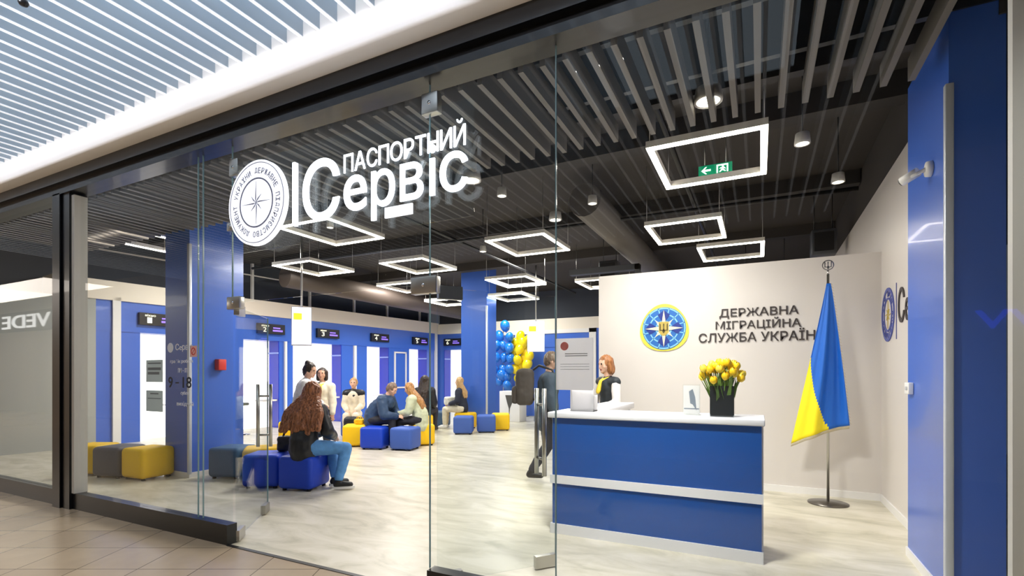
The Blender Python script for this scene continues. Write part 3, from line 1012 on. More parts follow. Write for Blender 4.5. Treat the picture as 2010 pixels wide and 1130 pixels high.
def tulip(k, bx, by, tx, ty, tz, mt, lab):
    t = thing('tulip', (bx, by, vz + .1), lab, 'flower', 'yellow tulips in the black vase')
    p0, p2 = Vector((bx, by, vz + .03)), Vector((tx, ty, tz))
    p1 = Vector(((bx * .5 + tx * .5), (by * .5 + ty * .5), (p0.z + tz) / 2 + .03))
    obj('stem', MB().tube([p0, p1, p2], .004, 6), LEAF, t)
    d = (p2 - p1).normalized()
    rot = d.to_track_quat('Z', 'Y').to_matrix()
    m = MB()
    for j in range(6):
        a = math.pi / 3 * j + k
        rr = .014 if j % 2 else .018
        sub = []
        vs, fs = [], []
        n = 6
        for i in range(n + 1):
            tt = i / n
            prof = math.sin(math.pi * (0.12 + .78 * tt)) * .026 + .003
            wd = math.sin(math.pi * (0.1 + .9 * tt)) * .024 + .001
            for q in (-1, 0, 1):
                aa = a + q * wd / .026
                rad = prof + (rr - .014) - abs(q) * .002
                vs.append(p2 + rot @ Vector((math.cos(aa) * rad, math.sin(aa) * rad, -.01 + tt * .068)))
        for i in range(n):
            for q in range(2):
                fs.append((i * 3 + q, i * 3 + q + 1, i * 3 + q + 4, i * 3 + q + 3))
        m.add(vs, fs, True)
    m.sphere(p2 + rot @ Vector((0, 0, .015)), .019, 1, (1, 1, 1.3))
    obj('flower_head', m, mt, t)
    m = MB()
    a = random.uniform(0, 6.28)
    side = Vector((math.cos(a), math.sin(a), 0))
    vs, fs = [], []
    for i in range(7):
        tt = i / 6
        c = p0.lerp(p2, tt * .85) + side * (.05 * tt * tt) + Z * .03 * tt
        wv = side.cross(d).normalized() * (.014 * math.sin(math.pi * min(.98, .15 + tt * .85)) + .001)
        vs += [c - wv, c + wv]
    for i in range(6):
        fs.append((i * 2, i * 2 + 1, i * 2 + 3, i * 2 + 2))
    m.add(vs, fs, True)
    obj('leaf', m, LEAF, t)


TLAB = 'yellow tulip in the black vase on the reception counter'
for k in range(34):
    a = k * 2.399
    r = .165 * math.sqrt((k + .5) / 34)
    tz = vz + .46 - 1.9 * r * r + random.uniform(-.02, .02)
    if r > .10: tz -= random.uniform(0, .10)
    tulip(k, vx + .35 * r * math.cos(a), vy + .35 * r * math.sin(a), vx + r * math.cos(a), vy + r * math.sin(a) * .9, tz - .045, TUL if k % 3 else TUL2, TLAB)

# ------------------------------------------------------------------ flag
FX, FY = .69, 6.56
FL = thing('flag_stand', (FX, FY, 0), 'blue and yellow flag draped on a steel pole before the reception wall', 'flag')
obj('base', MB().lathe([(0, 0), (.20, 0), (.20, .012), (.03, .028), (0, .028)], (FX, FY, 0), 32), mat('dark_steel_base', '#6d6862', .3, metal=.9), FL)
obj('pole', MB().tube([(FX, FY, .02), (FX, FY, 2.56)], .014, 12), STEEL, FL)
m = MB()
ring_prism(m, 0, 0, .048, .058, (FX, FY - .004, 2.66), X, Z, Y, .01, 24)
trident(m, 0, .0, .085, (FX, FY - .004, 2.66), X, Z, Y, .01)
m.tube([(FX, FY, 2.55), (FX, FY, 2.60)], .01, 8)
obj('finial', m, CHROME, FL, label='chrome trident finial')
NT, NS = 46, 40


def cloth_pt(t, s):
    xl = FX + .0 - .02 - (.34 * t ** 1.05)
    xr = FX + .02 + .17 * t ** .85
    zl = 2.45 - 1.80 * t
    zr = 2.45 - 1.56 * t
    x = xl + (xr - xl) * s
    z = zl + (zr - zl) * s + .03 * math.sin(s * math.pi) * t
    fold = (.045 * math.sin(s * 9.5 + 1.2 * t) + .02 * math.sin(s * 21 + 3 * t)) * min(1, t * 1.6)
    y = FY - .045 - .05 * math.sin(math.pi * s) * t + fold * .8
    return Vector((x, y, z))


vs = [cloth_pt(i / NT, j / NS) for i in range(NT + 1) for j in range(NS + 1)]
m = MB()
m.v = vs
for i in range(NT):
    for j in range(NS):
        s, t = (j + .5) / NS, (i + .5) / NT
        m.f.append([i * (NS + 1) + j, i * (NS + 1) + j + 1, (i + 1) * (NS + 1) + j + 1, (i + 1) * (NS + 1) + j])
        z = 2.50 - 1.84 * t + .24 * t * s
        # yellow half lies below the slanting seam
        m.mi.append(1 if t > .435 + .60 * (s / .70) ** .9 else 0)
        m.sm.append(True)
cl = obj('flag_cloth', m, [mat('flag_blue', '#0a63c8', .55, bump=.05, noise_scale=40), mat('flag_yellow', '#fbe30a', .55)], FL)
sd = cl.modifiers.new('thick', 'SOLIDIFY')
sd.thickness = .004
m = MB()
for j in range(NS):
    a, b = cloth_pt(1, j / NS), cloth_pt(1, (j + 1) / NS)
    for q in range(2):
        p = a.lerp(b, q / 2)
        m.tube([p, p + Vector((0, 0, -.035))], .0035, 4)
for i in range(NT):
    a, b = cloth_pt(i / NT, 1), cloth_pt((i + 1) / NT, 1)
    m.tube([a, a.lerp(b, .5) + Vector((.014, 0, -.004))], .003, 4)
obj('fringe', m, mat('gold_fringe', '#c3b58c', .6), FL)

# ------------------------------------------------------------------ small fixings on the right column
t = thing('security_camera', (1.06, 4.37, 2.80), 'white bullet security camera on the blue column beside the side wall', 'camera')
obj('mount', MB().lathe([(0, -.035), (.05, -.03), (.055, 0), (0, 0)], (1.062, 4.36, 2.86), 20, 'X'), WHITE, t)
obj('arm', MB().tube([(1.03, 4.36, 2.86), (.97, 4.40, 2.84), (.95, 4.45, 2.85)], .014, 8), WHITE, t)
obj('camera_body', MB().tube([(1.0, 4.40, 2.865), (.92, 4.47, 2.83)], .032, 14), WHITE, t)
obj('lens', MB().tube([(.921, 4.469, 2.8305), (.914, 4.475, 2.827)], .026, 14), BLACKP, t)
t = thing('thermostat', (1.05, 4.84, 1.30), 'small white switch box on the far edge of the blue column', 'switch')
obj('box', MB().bevbox(1.03, 1.064, 4.80, 4.92, 1.29, 1.38, .006, 2), WHITE, t)
obj('button', MB().bevbox(1.024, 1.03, 4.83, 4.88, 1.32, 1.35, .003, 1), mat('switch_grey', '#c3c3c6', .5), t)

# ------------------------------------------------------------------ papers and stickers on the glass
def sheet(x0, x1, z0, z1, lab, lines, m0=PAPER, red=False, lm=None):
    t = thing('paper_notice', ((x0 + x1) / 2, GY - .004, z0), lab, 'notice')
    obj('sheet', MB().box(x0, x1, GY - .003, GY - .001, z0, z1), m0, t)
    m = MB()
    for (a, b, zz, h) in lines:
        m.box(x0 + a * (x1 - x0), x0 + b * (x1 - x0), GY - .0036, GY - .003, z0 + (zz - h) * (z1 - z0), z0 + (zz + h) * (z1 - z0))
    obj('print_lines', m, lm or mat('print_grey', '#a9a9ad', .7), t)
    if red:
        obj('red_stamp', MB().prism(circ((x0 + x1) / 2 - .06, z1 - .045, .025, 16), (0, GY - .003, 0), X, Z, -Y, .001), mat('stamp_red', '#e0837c', .7), t)
    return t


sheet(-1.071, -.845, 1.355, 1.655, 'white paper notice with red stamp taped on the glass before the counter', [(.25, .85, .70, .008), (.25, .85, .66, .008), (.12, .9, .5, .004), (.12, .9, .45, .004), (.12, .9, .4, .004)], red=True)
GS = paper_mat('grey_notice', '#c2c8c8')
GP = mat('print_dark', '#6f7478', .7)
sheet(-5.29, -5.02, 1.37, 1.58, 'grey notice on the left glass, upper of two, over the white booth', [(.1, .9, .85, .03), (.1, .9, .6, .06), (.1, .8, .4, .06)], GS, lm=GP)
sheet(-5.29, -5.02, 1.09, 1.29, 'grey notice on the left glass, lower of two, over the white booth', [(.25, .75, .85, .03), (.1, .9, .62, .02)], GS, lm=GP)
t = thing('opening_hours_decal', (-4.72, GY - .004, 1.1), 'translucent white opening hours lettering with small round logo on the left glass', 'decal')
DW = mat('decal_white', '#d5dbe8', .6)
DKD = mat('decal_dark', '#1b2436', .6)
m = MB().prism(circ(-4.90, 1.69, .045, 20), (0, GY - .001, 0), X, Z, -Y, .002)
obj('logo_disc', m, DW, t)
for tx, xx, zz, ww, hh in (('Сервіс', -4.82, 1.65, .26, .075), ('графік роботи', -4.90, 1.54, .34, .04), ('пн - пт', -4.78, 1.46, .15, .04), ('субота', -4.74, 1.25, .13, .04), ('вихідний', -4.80, 1.15, .25, .045)):
    obj('text_line', text_mb(tx, (xx, GY - .001, zz), X, Z, -Y, ww, hh, .002), DW, t)
for tx, xx, zz, ww, hh in (('9', -4.93, 1.32, .065, .10), ('-', -4.82, 1.36, .05, .012), ('18', -4.71, 1.32, .13, .10)):
    obj('hours_lettering', text_mb(tx, (xx, GY - .001, zz), X, Z, -Y, ww, hh, .002, .012), DKD, t)
t = thing('warning_sticker', (-4.54, GY - .004, 1.60), 'small white and red sticker on the left glass beside the opening hours', 'sticker')
obj('face', MB().box(-4.60, -4.50, GY - .003, GY - .001, 1.60, 1.70), mat('sticker_pink', '#e9b7b2', .6), t)
obj('pictogram', ring_prism(MB(), -4.55, 1.65, .025, .035, (0, GY - .003, 0), X, Z, -Y, .001, 20).prism([(-4.575, 1.63), (-4.57, 1.625), (-4.525, 1.67), (-4.53, 1.675)], (0, GY - .003, 0), X, Z, -Y, .001), mat('sticker_red', '#d6382f', .5), t)
obj('alarm_button', MB().bevbox(-7.14, -7.02, 4.60, 4.72, 1.50, 1.66, .01, 2), mat('sticker_red', ''), None, 'red fire alarm box on the side of the wide column', 'alarm box')

# ------------------------------------------------------------------ hanging screens
def hang_screen(c, face, w_, h_, tilt, lab):
    c = Vector(c)
    f = Vector(face).normalized()
    xd = Vector((-f.y, f.x, 0))
    t = thing('hanging_screen', (c.x, c.y, c.z - h_ / 2), lab, 'screen', 'tall hanging screens')
    zd = (Z * math.cos(tilt) - f * math.sin(tilt) * -1).normalized()
    nd = xd.cross(zd).normalized()
    obj('housing', MB().obox(c, xd, nd, zd, w_ / 2 + .01, .025, h_ / 2 + .01), mat('screen_grey', '#8d9098', .4), t)
    sg = 1 if nd.dot(f) > 0 else -1
    obj('display', MB().obox(c + nd * sg * .027, xd, nd, zd, w_ / 2, .003, h_ / 2), mat('screen_face', '#e8e8fb', .4, emit=.85, ecol='#e6e6ff'), t)
    obj('logo_patch', MB().obox(c + nd * sg * .031 + zd * h_ * .25 - xd * w_ * .2, xd, nd, zd, w_ * .22, .002, h_ * .09), mat('screen_lime', '#d8e62a', .4, emit=.6), t)
    obj('ceiling_mount', MB().tube([c + zd * h_ / 2, Vector((c.x, c.y, 4.35))], .02, 8), STEEL, t)


def at(px, py, dpt):
    u = (px - 1005) / 980
    return Vector((dpt * (-S_ + u * C_), dpt * (C_ + u * S_), 1.45 + (733 - py) / 980 * dpt))


c = at(592, 640, 9.6)
hang_screen(c, (.75, -.66, 0), .34, .74, R(-12), 'white tilted screen hanging over the seated waiting people by booth three')
c = at(1052, 660, 12.6)
hang_screen(c, (.35, -.94, 0), .42, .76, R(0), 'white upright screen hanging behind the yellow balloons')
c = at(22 + 1010, 660, 12.6)

# ------------------------------------------------------------------ poufs
def pouf_proto(m, size=.46, h=.43):
    t = thing('pouf', (0, 0, 0), 'x', 'pouf', 'cube poufs in the waiting area')
    b = MB().bevbox(-size / 2, size / 2, -size / 2, size / 2, .025, h, .055, 4)
    obj('cushion', b, m, t, local=True)
    s = MB()
    for z in (h - .04, .07):
        q = size / 2 - .009
        pts = [(q * (abs(math.cos(a)) ** .28) * (1 if math.cos(a) > 0 else -1), q * (abs(math.sin(a)) ** .28) * (1 if math.sin(a) > 0 else -1), z) for a in [2 * math.pi * i / 40 + .001 for i in range(41)]]
        s.tube(pts, .006, 5)
    obj('piping', s, m, t, local=True)
    for sx in (-1, 1):
        for sy in (-1, 1):
            obj('foot', MB().lathe([(0, 0), (.025, 0), (.025, .03), (0, .03)], (sx * size * .36, sy * size * .36, 0), 10), BLACKP, t, local=True)
    return t


protos = {}
MT = {'blue': BLUEF, 'slate': BLUEM, 'yellow': YELLOW, 'charcoal': GREYF, 'petrol': TEALF}
POUFS = [
    (-7.65, 4.00, 4, 'yellow', 'yellow pouf standing against the wide column behind the left window'),
    (-8.16, 3.90, 14, 'charcoal', 'charcoal pouf between two yellow poufs behind the left window'),
    (-8.68, 3.82, 24, 'yellow', 'yellow pouf beside the black post behind the left window'),
    (-5.18, 4.52, 16, 'blue', 'deep blue pouf on which the long-haired woman in black jacket sits'),
    (-5.72, 4.40, 30, 'blue', 'deep blue pouf beside the seated woman, next to the open glass door'),
    (-6.25, 4.72, 50, 'yellow', 'yellow pouf just behind the open left glass door'),
    (-6.66, 4.58, 20, 'petrol', 'dark blue-grey pouf at the right side of the wide column'),
    (-7.28, 7.62, 35, 'yellow', 'yellow pouf carrying the small yellow bag beside the man in navy jacket'),
    (-6.68, 7.52, 18, 'blue', 'deep blue pouf under the man in navy jacket'),
    (-6.08, 7.68, 12, 'slate', 'blue pouf between the man in navy and the girl in pale coat'),
    (-6.18, 8.32, 50, 'yellow', 'yellow pouf under the girl in pale green coat'),
    (-7.85, 11.40, 10, 'petrol', 'grey-blue pouf at the feet of the blonde woman by the far column'),
    (-6.95, 11.28, 4, 'yellow', 'yellow pouf in front of the far column, behind the blue ones'),
    (-6.40, 10.30, 25, 'slate', 'blue pouf in front of the far column, nearest the doorway'),
    (-6.08, 10.84, 30, 'slate', 'slate blue pouf squeezed between a blue and a yellow pouf by the far column'),
    (-5.98, 11.42, 28, 'yellow', 'yellow pouf at the right foot of the far column'),
    (-7.40, 10.05, 35, 'yellow', 'yellow pouf under the dark-haired woman in black'),
    (-9.05, 7.6, 20, 'yellow', 'yellow pouf seen behind the standing woman in light jacket'),
    (-8.36, 8.69, 20, 'slate', 'blue pouf under the pale blonde woman in cream facing the shop front'),
]
for x, y, r, c, lab in POUFS:
    if c not in protos:
        o = protos[c] = pouf_proto(MT[c])
    else:
        o = copy_tree(protos[c])
    o.location = (x, y, 0)
    o.rotation_euler = (0, 0, R(r))
    o['label'] = lab

# ------------------------------------------------------------------ people
def remesh(mb, name, mats, voxel, smooth=4, wrinkle=0.0, wscale=9.0, wstretch=(1, 1, 1), dec=None):
    me = mesh_from(mb, name, mats)
    o = bpy.data.objects.new('tmp', me)
    COL.objects.link(o)
    r = o.modifiers.new('r', 'REMESH')
    r.mode = 'VOXEL'
    r.voxel_size = voxel
    if smooth:
        s = o.modifiers.new('s', 'SMOOTH')
        s.iterations = smooth
        s.factor = .5
    bpy.context.view_layer.update()
    m2 = bpy.data.meshes.new_from_object(o.evaluated_get(bpy.context.evaluated_depsgraph_get()))
    bpy.data.objects.remove(o)
    bpy.data.meshes.remove(me)
    m2.name = name
    m2.materials.clear()
    for q in (mats if isinstance(mats, (list, tuple)) else [mats]):
        m2.materials.append(q)
    m2.polygons.foreach_set('use_smooth', [True] * len(m2.polygons))
    m2.polygons.foreach_set('material_index', [0] * len(m2.polygons))
    if wrinkle:
        nrm = [v.normal.copy() for v in m2.vertices]
        for v, nn in zip(m2.vertices, nrm):
            p = Vector((v.co.x * wstretch[0], v.co.y * wstretch[1], v.co.z * wstretch[2])) * wscale
            v.co += nn * (noise.noise(p) + .5 * noise.noise(p * 2.3)) * wrinkle
    m2.update()
    return m2


def ik(a, b, l1, l2, pole):
    a, b, pole = Vector(a), Vector(b), Vector(pole)
    d = b - a
    L = d.length
    mx = (l1 + l2) * .995
    if L > mx:
        b = a + d * (mx / L)
        d = b - a
        L = mx
    x = (l1 * l1 - l2 * l2 + L * L) / (2 * L)
    h = math.sqrt(max(0, l1 * l1 - x * x))
    u = d.normalized()
    v = pole - u * pole.dot(u)
    v = v.normalized() if v.length > 1e-5 else u.orthogonal()
    return a + u * x + v * h, b


SKIN = {'fair': mat('skin_fair', '#e2b49a', .55), 'warm': mat('skin_warm', '#d19f84', .55)}
EYE = mat('eye_dark', '#2a211d', .4)
LIP = mat('lip', '#b8685f', .5)


def hand(mb, wrist, dirv, palm_n, side, curl=.5, s=1.0):
    """palm with four unequal bent fingers and a thumb; grown on the wrist"""
    d = Vector(dirv).normalized()
    n = Vector(palm_n)
    n = (n - d * n.dot(d)).normalized()
    sv = d.cross(n) * side
    w_ = Vector(wrist)
    mb.cone(w_, .022 * s, w_ + d * .045 * s - sv * .016 * s, .019 * s, 10)
    mb.cone(w_, .022 * s, w_ + d * .045 * s + sv * .016 * s, .019 * s, 10)
    mb.cone(w_ + d * .035 * s - sv * .022 * s, .014 * s, w_ + d * .085 * s - sv * .027 * s, .011 * s, 8)
    mb.cone(w_ + d * .035 * s, .015 * s, w_ + d * .088 * s, .012 * s, 8)
    mb.cone(w_ + d * .035 * s + sv * .022 * s, .014 * s, w_ + d * .083 * s + sv * .024 * s, .011 * s, 8)
    for i, (off, L) in enumerate(((-.030, .072), (-.010, .082), (.010, .076), (.029, .058))):
        p = w_ + d * .083 * s + sv * off * s
        dd = d.copy()
        for seg, (f, r) in enumerate(((.45, .0095), (.32, .0088), (.23, .0080))):
            ang = curl * (.55 + .45 * seg)
            dd = (d * math.cos(ang) + n * math.sin(ang) + sv * off * 2.2).normalized()
            q = p + dd * L * f * s
            mb.cone(p, r * s, q, (r - .0008) * s, 8)
            p = q
    p = w_ + d * .028 * s - sv * .028 * s
    q = p + (d * .55 - sv * .75 + n * .25).normalized() * .042 * s
    r_ = q + (d * .85 - sv * .25 + n * .45 * (1 + curl)).normalized() * .034 * s
    mb.cone(p, .013 * s, q, .0105 * s, 8)
    mb.cone(q, .0105 * s, r_, .0085 * s, 8)


def person(loc, rotz, label, P, skin, clothes, hair, voxel=.011, s=1.0, female=True):
    """P: pose in the figure's own frame (facing +Y): pelvis z, lean, head, feet, hands"""
    t_loc = Vector(loc)
    pel = Vector((0, P.get('py', 0), P['pz']))
    lean = P.get('lean', 0)
    hl = P.get('head_lean', lean * .5)
    yaw = P.get('head_yaw', 0)
    roll = P.get('slump', 0)
    mid = pel + Vector((0, math.sin(lean * .6), math.cos(lean * .6))) * .25 * s
    nb = mid + Vector((0, math.sin(lean * 1.2 + roll), math.cos(lean * 1.2 + roll))) * .25 * s
    up_h = Vector((0, math.sin(hl), math.cos(hl)))
    hc = nb + Vector((0, math.sin((hl + lean) / 2 + .1), math.cos((hl + lean) / 2 + .1))) * .105 * s + up_h * .10 * s
    sw = (.165 if female else .195) * s
    hw = .085 * s
    SHn = [nb + Vector((sg * sw, 0, -.045 * s)) for sg in (-1, 1)]
    HIP = [pel + Vector((sg * hw, 0, -.02)) for sg in (-1, 1)]
    ANK, KNE, WRI, ELB = [], [], [], []
    for i in range(2):
        k, a = ik(HIP[i], P['feet'][i], .43 * s, .42 * s, P.get('kpole', [(-.05, 1, .25), (.05, 1, .25)])[i])
        KNE.append(k)
        ANK.append(a)
        e, wv = ik(SHn[i], P['hands'][i], .285 * s, .25 * s, P.get('epole', [(-.5, -.6, -.6), (.5, -.6, -.6)])[i])
        ELB.append(e)
        WRI.append(wv)
    Rh = Matrix.Rotation(yaw, 3, 'Z') @ Matrix.Rotation(-hl, 3, 'X')
    H = lambda x, y, z: hc + Rh @ Vector((x * s, y * s, z * s))
    # ---- body: one continuous surface
    b = MB()
    b.sphere(hc, .1 * s, 3, (.80, .95, 1.08), Rh)
    b.sphere(H(0, .035, -.055), .062 * s, 3, (.86, .95, .95), Rh)       # jaw
    b.sphere(H(0, .078, -.095), .022 * s, 2)                              # chin
    b.cone(H(0, .088, .005), .009 * s, H(0, .108, -.032), .014 * s, 8)    # nose
    b.sphere(H(0, .089, -.062), .017 * s, 2, (1.5, .7, .6), Rh)          # mouth
    for sg in (-1, 1):
        b.sphere(H(sg * .082, -.005, -.015), .026 * s, 2, (.38, .7, 1.1), Rh)   # ears
        b.sphere(H(sg * .034, .082, .018), .014 * s, 2)                           # brow / eye
        b.sphere(H(sg * .045, .058, -.03), .026 * s, 2)                           # cheek
    b.cone(nb - Vector((0, 0, .03)), .058 * s, H(0, -.02, -.06), .050 * s)
    b.cone(pel, .125 * s, mid, .105 * s)
    b.cone(mid, .105 * s, nb - Vector((0, 0, .09 * s)), .12 * s)
    for i, sg in enumerate((-1, 1)):
        b.cone(pel + Vector((sg * .06 * s, -.01, 0)), .105 * s, HIP[i], .095 * s)
        b.cone(nb - Vector((0, 0, .05 * s)), .07 * s, SHn[i], .058 * s)
        b.cone(SHn[i], .052 * s, ELB[i], .040 * s)
        b.cone(ELB[i], .040 * s, WRI[i], .026 * s)
        b.cone(HIP[i], .090 * s, KNE[i], .058 * s)
        b.cone(KNE[i], .056 * s, KNE[i].lerp(ANK[i], .35) + (KNE[i] - ANK[i]).cross(X).normalized() * -.012, .054 * s)
        b.cone(KNE[i].lerp(ANK[i], .35), .052 * s, ANK[i], .036 * s)
        fd = Matrix.Rotation(P.get('toe', (0, 0))[i], 3, 'Z') @ Vector((0, 1, 0))
        b.cone(ANK[i] + Vector((0, 0, -.03)), .036 * s, ANK[i] + fd * .13 * s + Vector((0, 0, -.05)), .026 * s)
        hd_ = (WRI[i] - ELB[i]).normalized() + Vector(P.get('hdir', [(0, 0, 0), (0, 0, 0)])[i])
        hand(b, WRI[i], hd_, P.get('palm', [(0, 0, -1), (0, 0, -1)])[i], -sg, P.get('curl', .6), s)
    me = remesh(b, 'person', [SKIN[skin], EYE, LIP], voxel, 2)
    eyes = [H(sg * .034, .094, .018) for sg in (-1, 1)]
    mouth = H(0, .100, -.062)
    for p in me.polygons:
        c = p.center
        if min((c - e).length for e in eyes) < .0115 * s + .003:
            p.material_index = 1
        elif abs((c - mouth).z) < .010 * s and (c - mouth).length < .024 * s:
            p.material_index = 2
    root = bpy.data.objects.new('person', me)
    COL.objects.link(root)
    root.location = t_loc
    root.rotation_euler = (0, 0, rotz)
    ORG[root.name] = (t_loc, rotz)
    setp(root, label, 'person')
    part = lambda nm, mm: obj(nm, mm, None, root, local=True)
    cv = max(voxel, .012)
    # ---- trousers
    m = MB()
    g = clothes.get('leg_w', .016)
    m.cone(pel + Vector((0, 0, .06)), .13 * s, pel - Vector((0, 0, .02)), .135 * s)
    for i, sg in enumerate((-1, 1)):
        m.cone(pel + Vector((sg * .06 * s, -.01, 0)), .112 * s, HIP[i], .105 * s)
        m.cone(HIP[i], (.092 + g) * s, KNE[i], (.060 + g) * s)
        en = KNE[i].lerp(ANK[i], .90)
        m.cone(KNE[i], (.060 + g) * s, KNE[i].lerp(ANK[i], .4), (.056 + g) * s)
        m.cone(KNE[i].lerp(ANK[i], .4), (.054 + g) * s, en, (.042 + g) * s)
    part('trousers', remesh(m, 'trousers', clothes['legs'], cv, 3, .006, 11))
    # ---- shoes
    for i in range(2):
        fd = Matrix.Rotation(P.get('toe', (0, 0))[i], 3, 'Z') @ Vector((0, 1, 0))
        a = ANK[i]
        m = MB()
        m.cone(a + Vector((0, 0, -.005)), .043 * s, a + Vector((0, 0, -.04)) - fd * .02, .045 * s)
        m.cone(a + Vector((0, 0, -.04)) - fd * .02, .045 * s, a + fd * .14 * s + Vector((0, 0, -.052)), .038 * s)
        so = part('shoe', remesh(m, 'shoe', clothes['shoes'], .009, 2))
        if clothes.get('sole'):
            m = MB()
            xd = fd.cross(Z)
            c = a + fd * .06 * s
            pts = []
            for k in range(24):
                q = 2 * math.pi * k / 24
                pts.append((.047 * s * math.cos(q), .135 * s * math.sin(q)))
            m.prism(pts, Vector((c.x, c.y, a.z - .095)), xd, fd, Z, .028)
            obj('sole', m, clothes['sole'], so, local=True)
    # ---- upper garment
    m = MB()
    j = clothes.get('bulk', .022)
    bot = clothes.get('hem', .04)
    m.cone(pel + Vector((0, -.01, -bot)), (.135 + j) * s, pel + Vector((0, 0, .1)), (.13 + j) * s)
    m.cone(pel + Vector((0, 0, .1)), (.125 + j) * s, mid, (.115 + j) * s)
    m.cone(mid, (.112 + j) * s, nb - Vector((0, 0, .10 * s)), (.122 + j) * s)
    m.cone(nb - Vector((0, 0, .06 * s)), (.07 + j) * s, nb + Vector((0, 0, .01)), (.055 + j * .5) * s)
    for i, sg in enumerate((-1, 1)):
        m.cone(nb - Vector((0, 0, .06 * s)), (.07 + j) * s, SHn[i], (.058 + j) * s)
        if not clothes.get('sleeveless'):
            m.cone(SHn[i], (.054 + j) * s, ELB[i], (.044 + j) * s)
            m.cone(ELB[i], (.044 + j) * s, ELB[i].lerp(WRI[i], .93), (.030 + j * .8) * s)
    part(clothes.get('top_name', 'jacket'), remesh(m, 'jacket', clothes['top'], cv, 3, .008, 10))
    if clothes.get('sleeveless'):
        m = MB()
        for i in range(2):
            m.cone(SHn[i], .066 * s, ELB[i], .054 * s)
            m.cone(ELB[i], .054 * s, ELB[i].lerp(WRI[i], .93), .038 * s)
            m.cone(nb - Vector((0, 0, .05 * s)), .075 * s, SHn[i], .064 * s)
        part('blouse', remesh(m, 'blouse', clothes['blouse'], cv, 3, .006, 12))
    if clothes.get('scarf'):
        m = MB()
        m.cone(nb + Vector((-.05, .02, .005)), .028, nb + Vector((0, .10, -.03)), .026)
        m.cone(nb + Vector((.05, .02, .005)), .028, nb + Vector((0, .10, -.03)), .026)
        m.cone(nb + Vector((0, .115, -.03)), .026, nb + Vector((0.01, .155, -.17)), .032)
        m.cone(nb + Vector((-.05, .0, .005)), .028, nb + Vector((.05, -.02, .005)), .028)
        part('scarf', remesh(m, 'scarf', clothes['scarf'], .01, 2, .004, 20))
    if clothes.get('collar'):
        m = MB()
        for sg in (-1, 1):
            m.cone(nb + Vector((0, 0, -.01)), .085, SHn[0 if sg < 0 else 1] + Vector((0, 0, .0)), .10)
        m.cone(nb, .09, nb - Vector((0, -.02, .10)), .125)
        part('collar', remesh(m, 'collar', clothes['collar'], .013, 3, .006, 12))
    # ---- hair
    m = MB()
    st = hair['style']
    m.sphere(H(0, -.018, .018), .110 * s, 3, (.86, .92, 1.0), Rh)
    if st == 'short':
        m.sphere(H(0, -.045, -.02), .09 * s, 3, (.85, .8, .9), Rh)
    elif st == 'bob':
        for sg in (-1, 1):
            m.cone(H(sg * .055, -.02, .03), .058 * s, H(sg * .07, -.015, -.10), .042 * s)
        m.cone(H(0, -.05, .02), .08 * s, H(0, -.06, -.11), .065 * s)
    elif st == 'bun':
        m.sphere(H(0, -.045, -.01), .09 * s, 3, (.88, .85, .95), Rh)
        m.sphere(H(0, -.075, .095), .048 * s, 3)
        m.cone(H(0, -.08, -.02), .05, H(0, -.07, -.09), .035)
    elif st == 'long':
        L = hair.get('len', .42)
        w2 = hair.get('w', 1.0)
        bk = nb + Vector((0, -.115 * s, 0))
        for q in (-1, -.75, -.5, -.25, 0, .25, .5, .75, 1):
            p0 = H(q * .06, -.035 + .03 * abs(q), .03)
            p1 = H(q * .085, -.055 + .035 * abs(q), -.10)
            p2 = Vector((q * .16 * s * w2, 0, 0)) + nb.lerp(mid, .35) + Vector((0, -.135 * s + .05 * abs(q), 0))
            p3 = Vector((q * .185 * s * w2, 0, 0)) + nb.lerp(mid, L / .26) + Vector((0, -.15 * s + .04 * abs(q), 0))
            m.cone(p0, .062 * s, p1, .058 * s)
            m.cone(p1, .058 * s, p2, .056 * s)
            m.cone(p2, .056 * s, p3 + Vector((0, 0, .03 * math.sin(q * 9))), .034 * s)
        for sg in (-1, 1):
            m.cone(H(sg * .075, .02, .02), .032 * s, H(sg * .09, .03, -.14), .034 * s)
            m.cone(H(sg * .09, .03, -.14), .034 * s, nb + Vector((sg * .13 * s, .07 * s, -.16 * s)), .026 * s)
    hm = remesh(m, 'hair', hair['mat'], hair.get('voxel', .009), 2, hair.get('wave', .008), 26, (1.8, 1.8, .5))
    # keep the face clear
    bmh = bmesh.new()
    bmh.from_mesh(hm)
    if st != 'none':
        inv = Rh.inverted()
        kill = []
        for v in bmh.verts:
            q = inv @ (v.co - hc) / s
            lim = .068 if abs(q.x) < .056 else .30
            if q.y > .045 and abs(q.x) < .062 and -.13 < q.z < .062:
                kill.append(v)
        bmesh.ops.delete(bmh, geom=kill, context='VERTS')
        bmh.to_mesh(hm)
    bmh.free()
    part('hair', hm)
    return root, dict(hc=hc, nb=nb, pel=pel, mid=mid, sh=SHn, wr=WRI, el=ELB, kn=KNE, an=ANK)


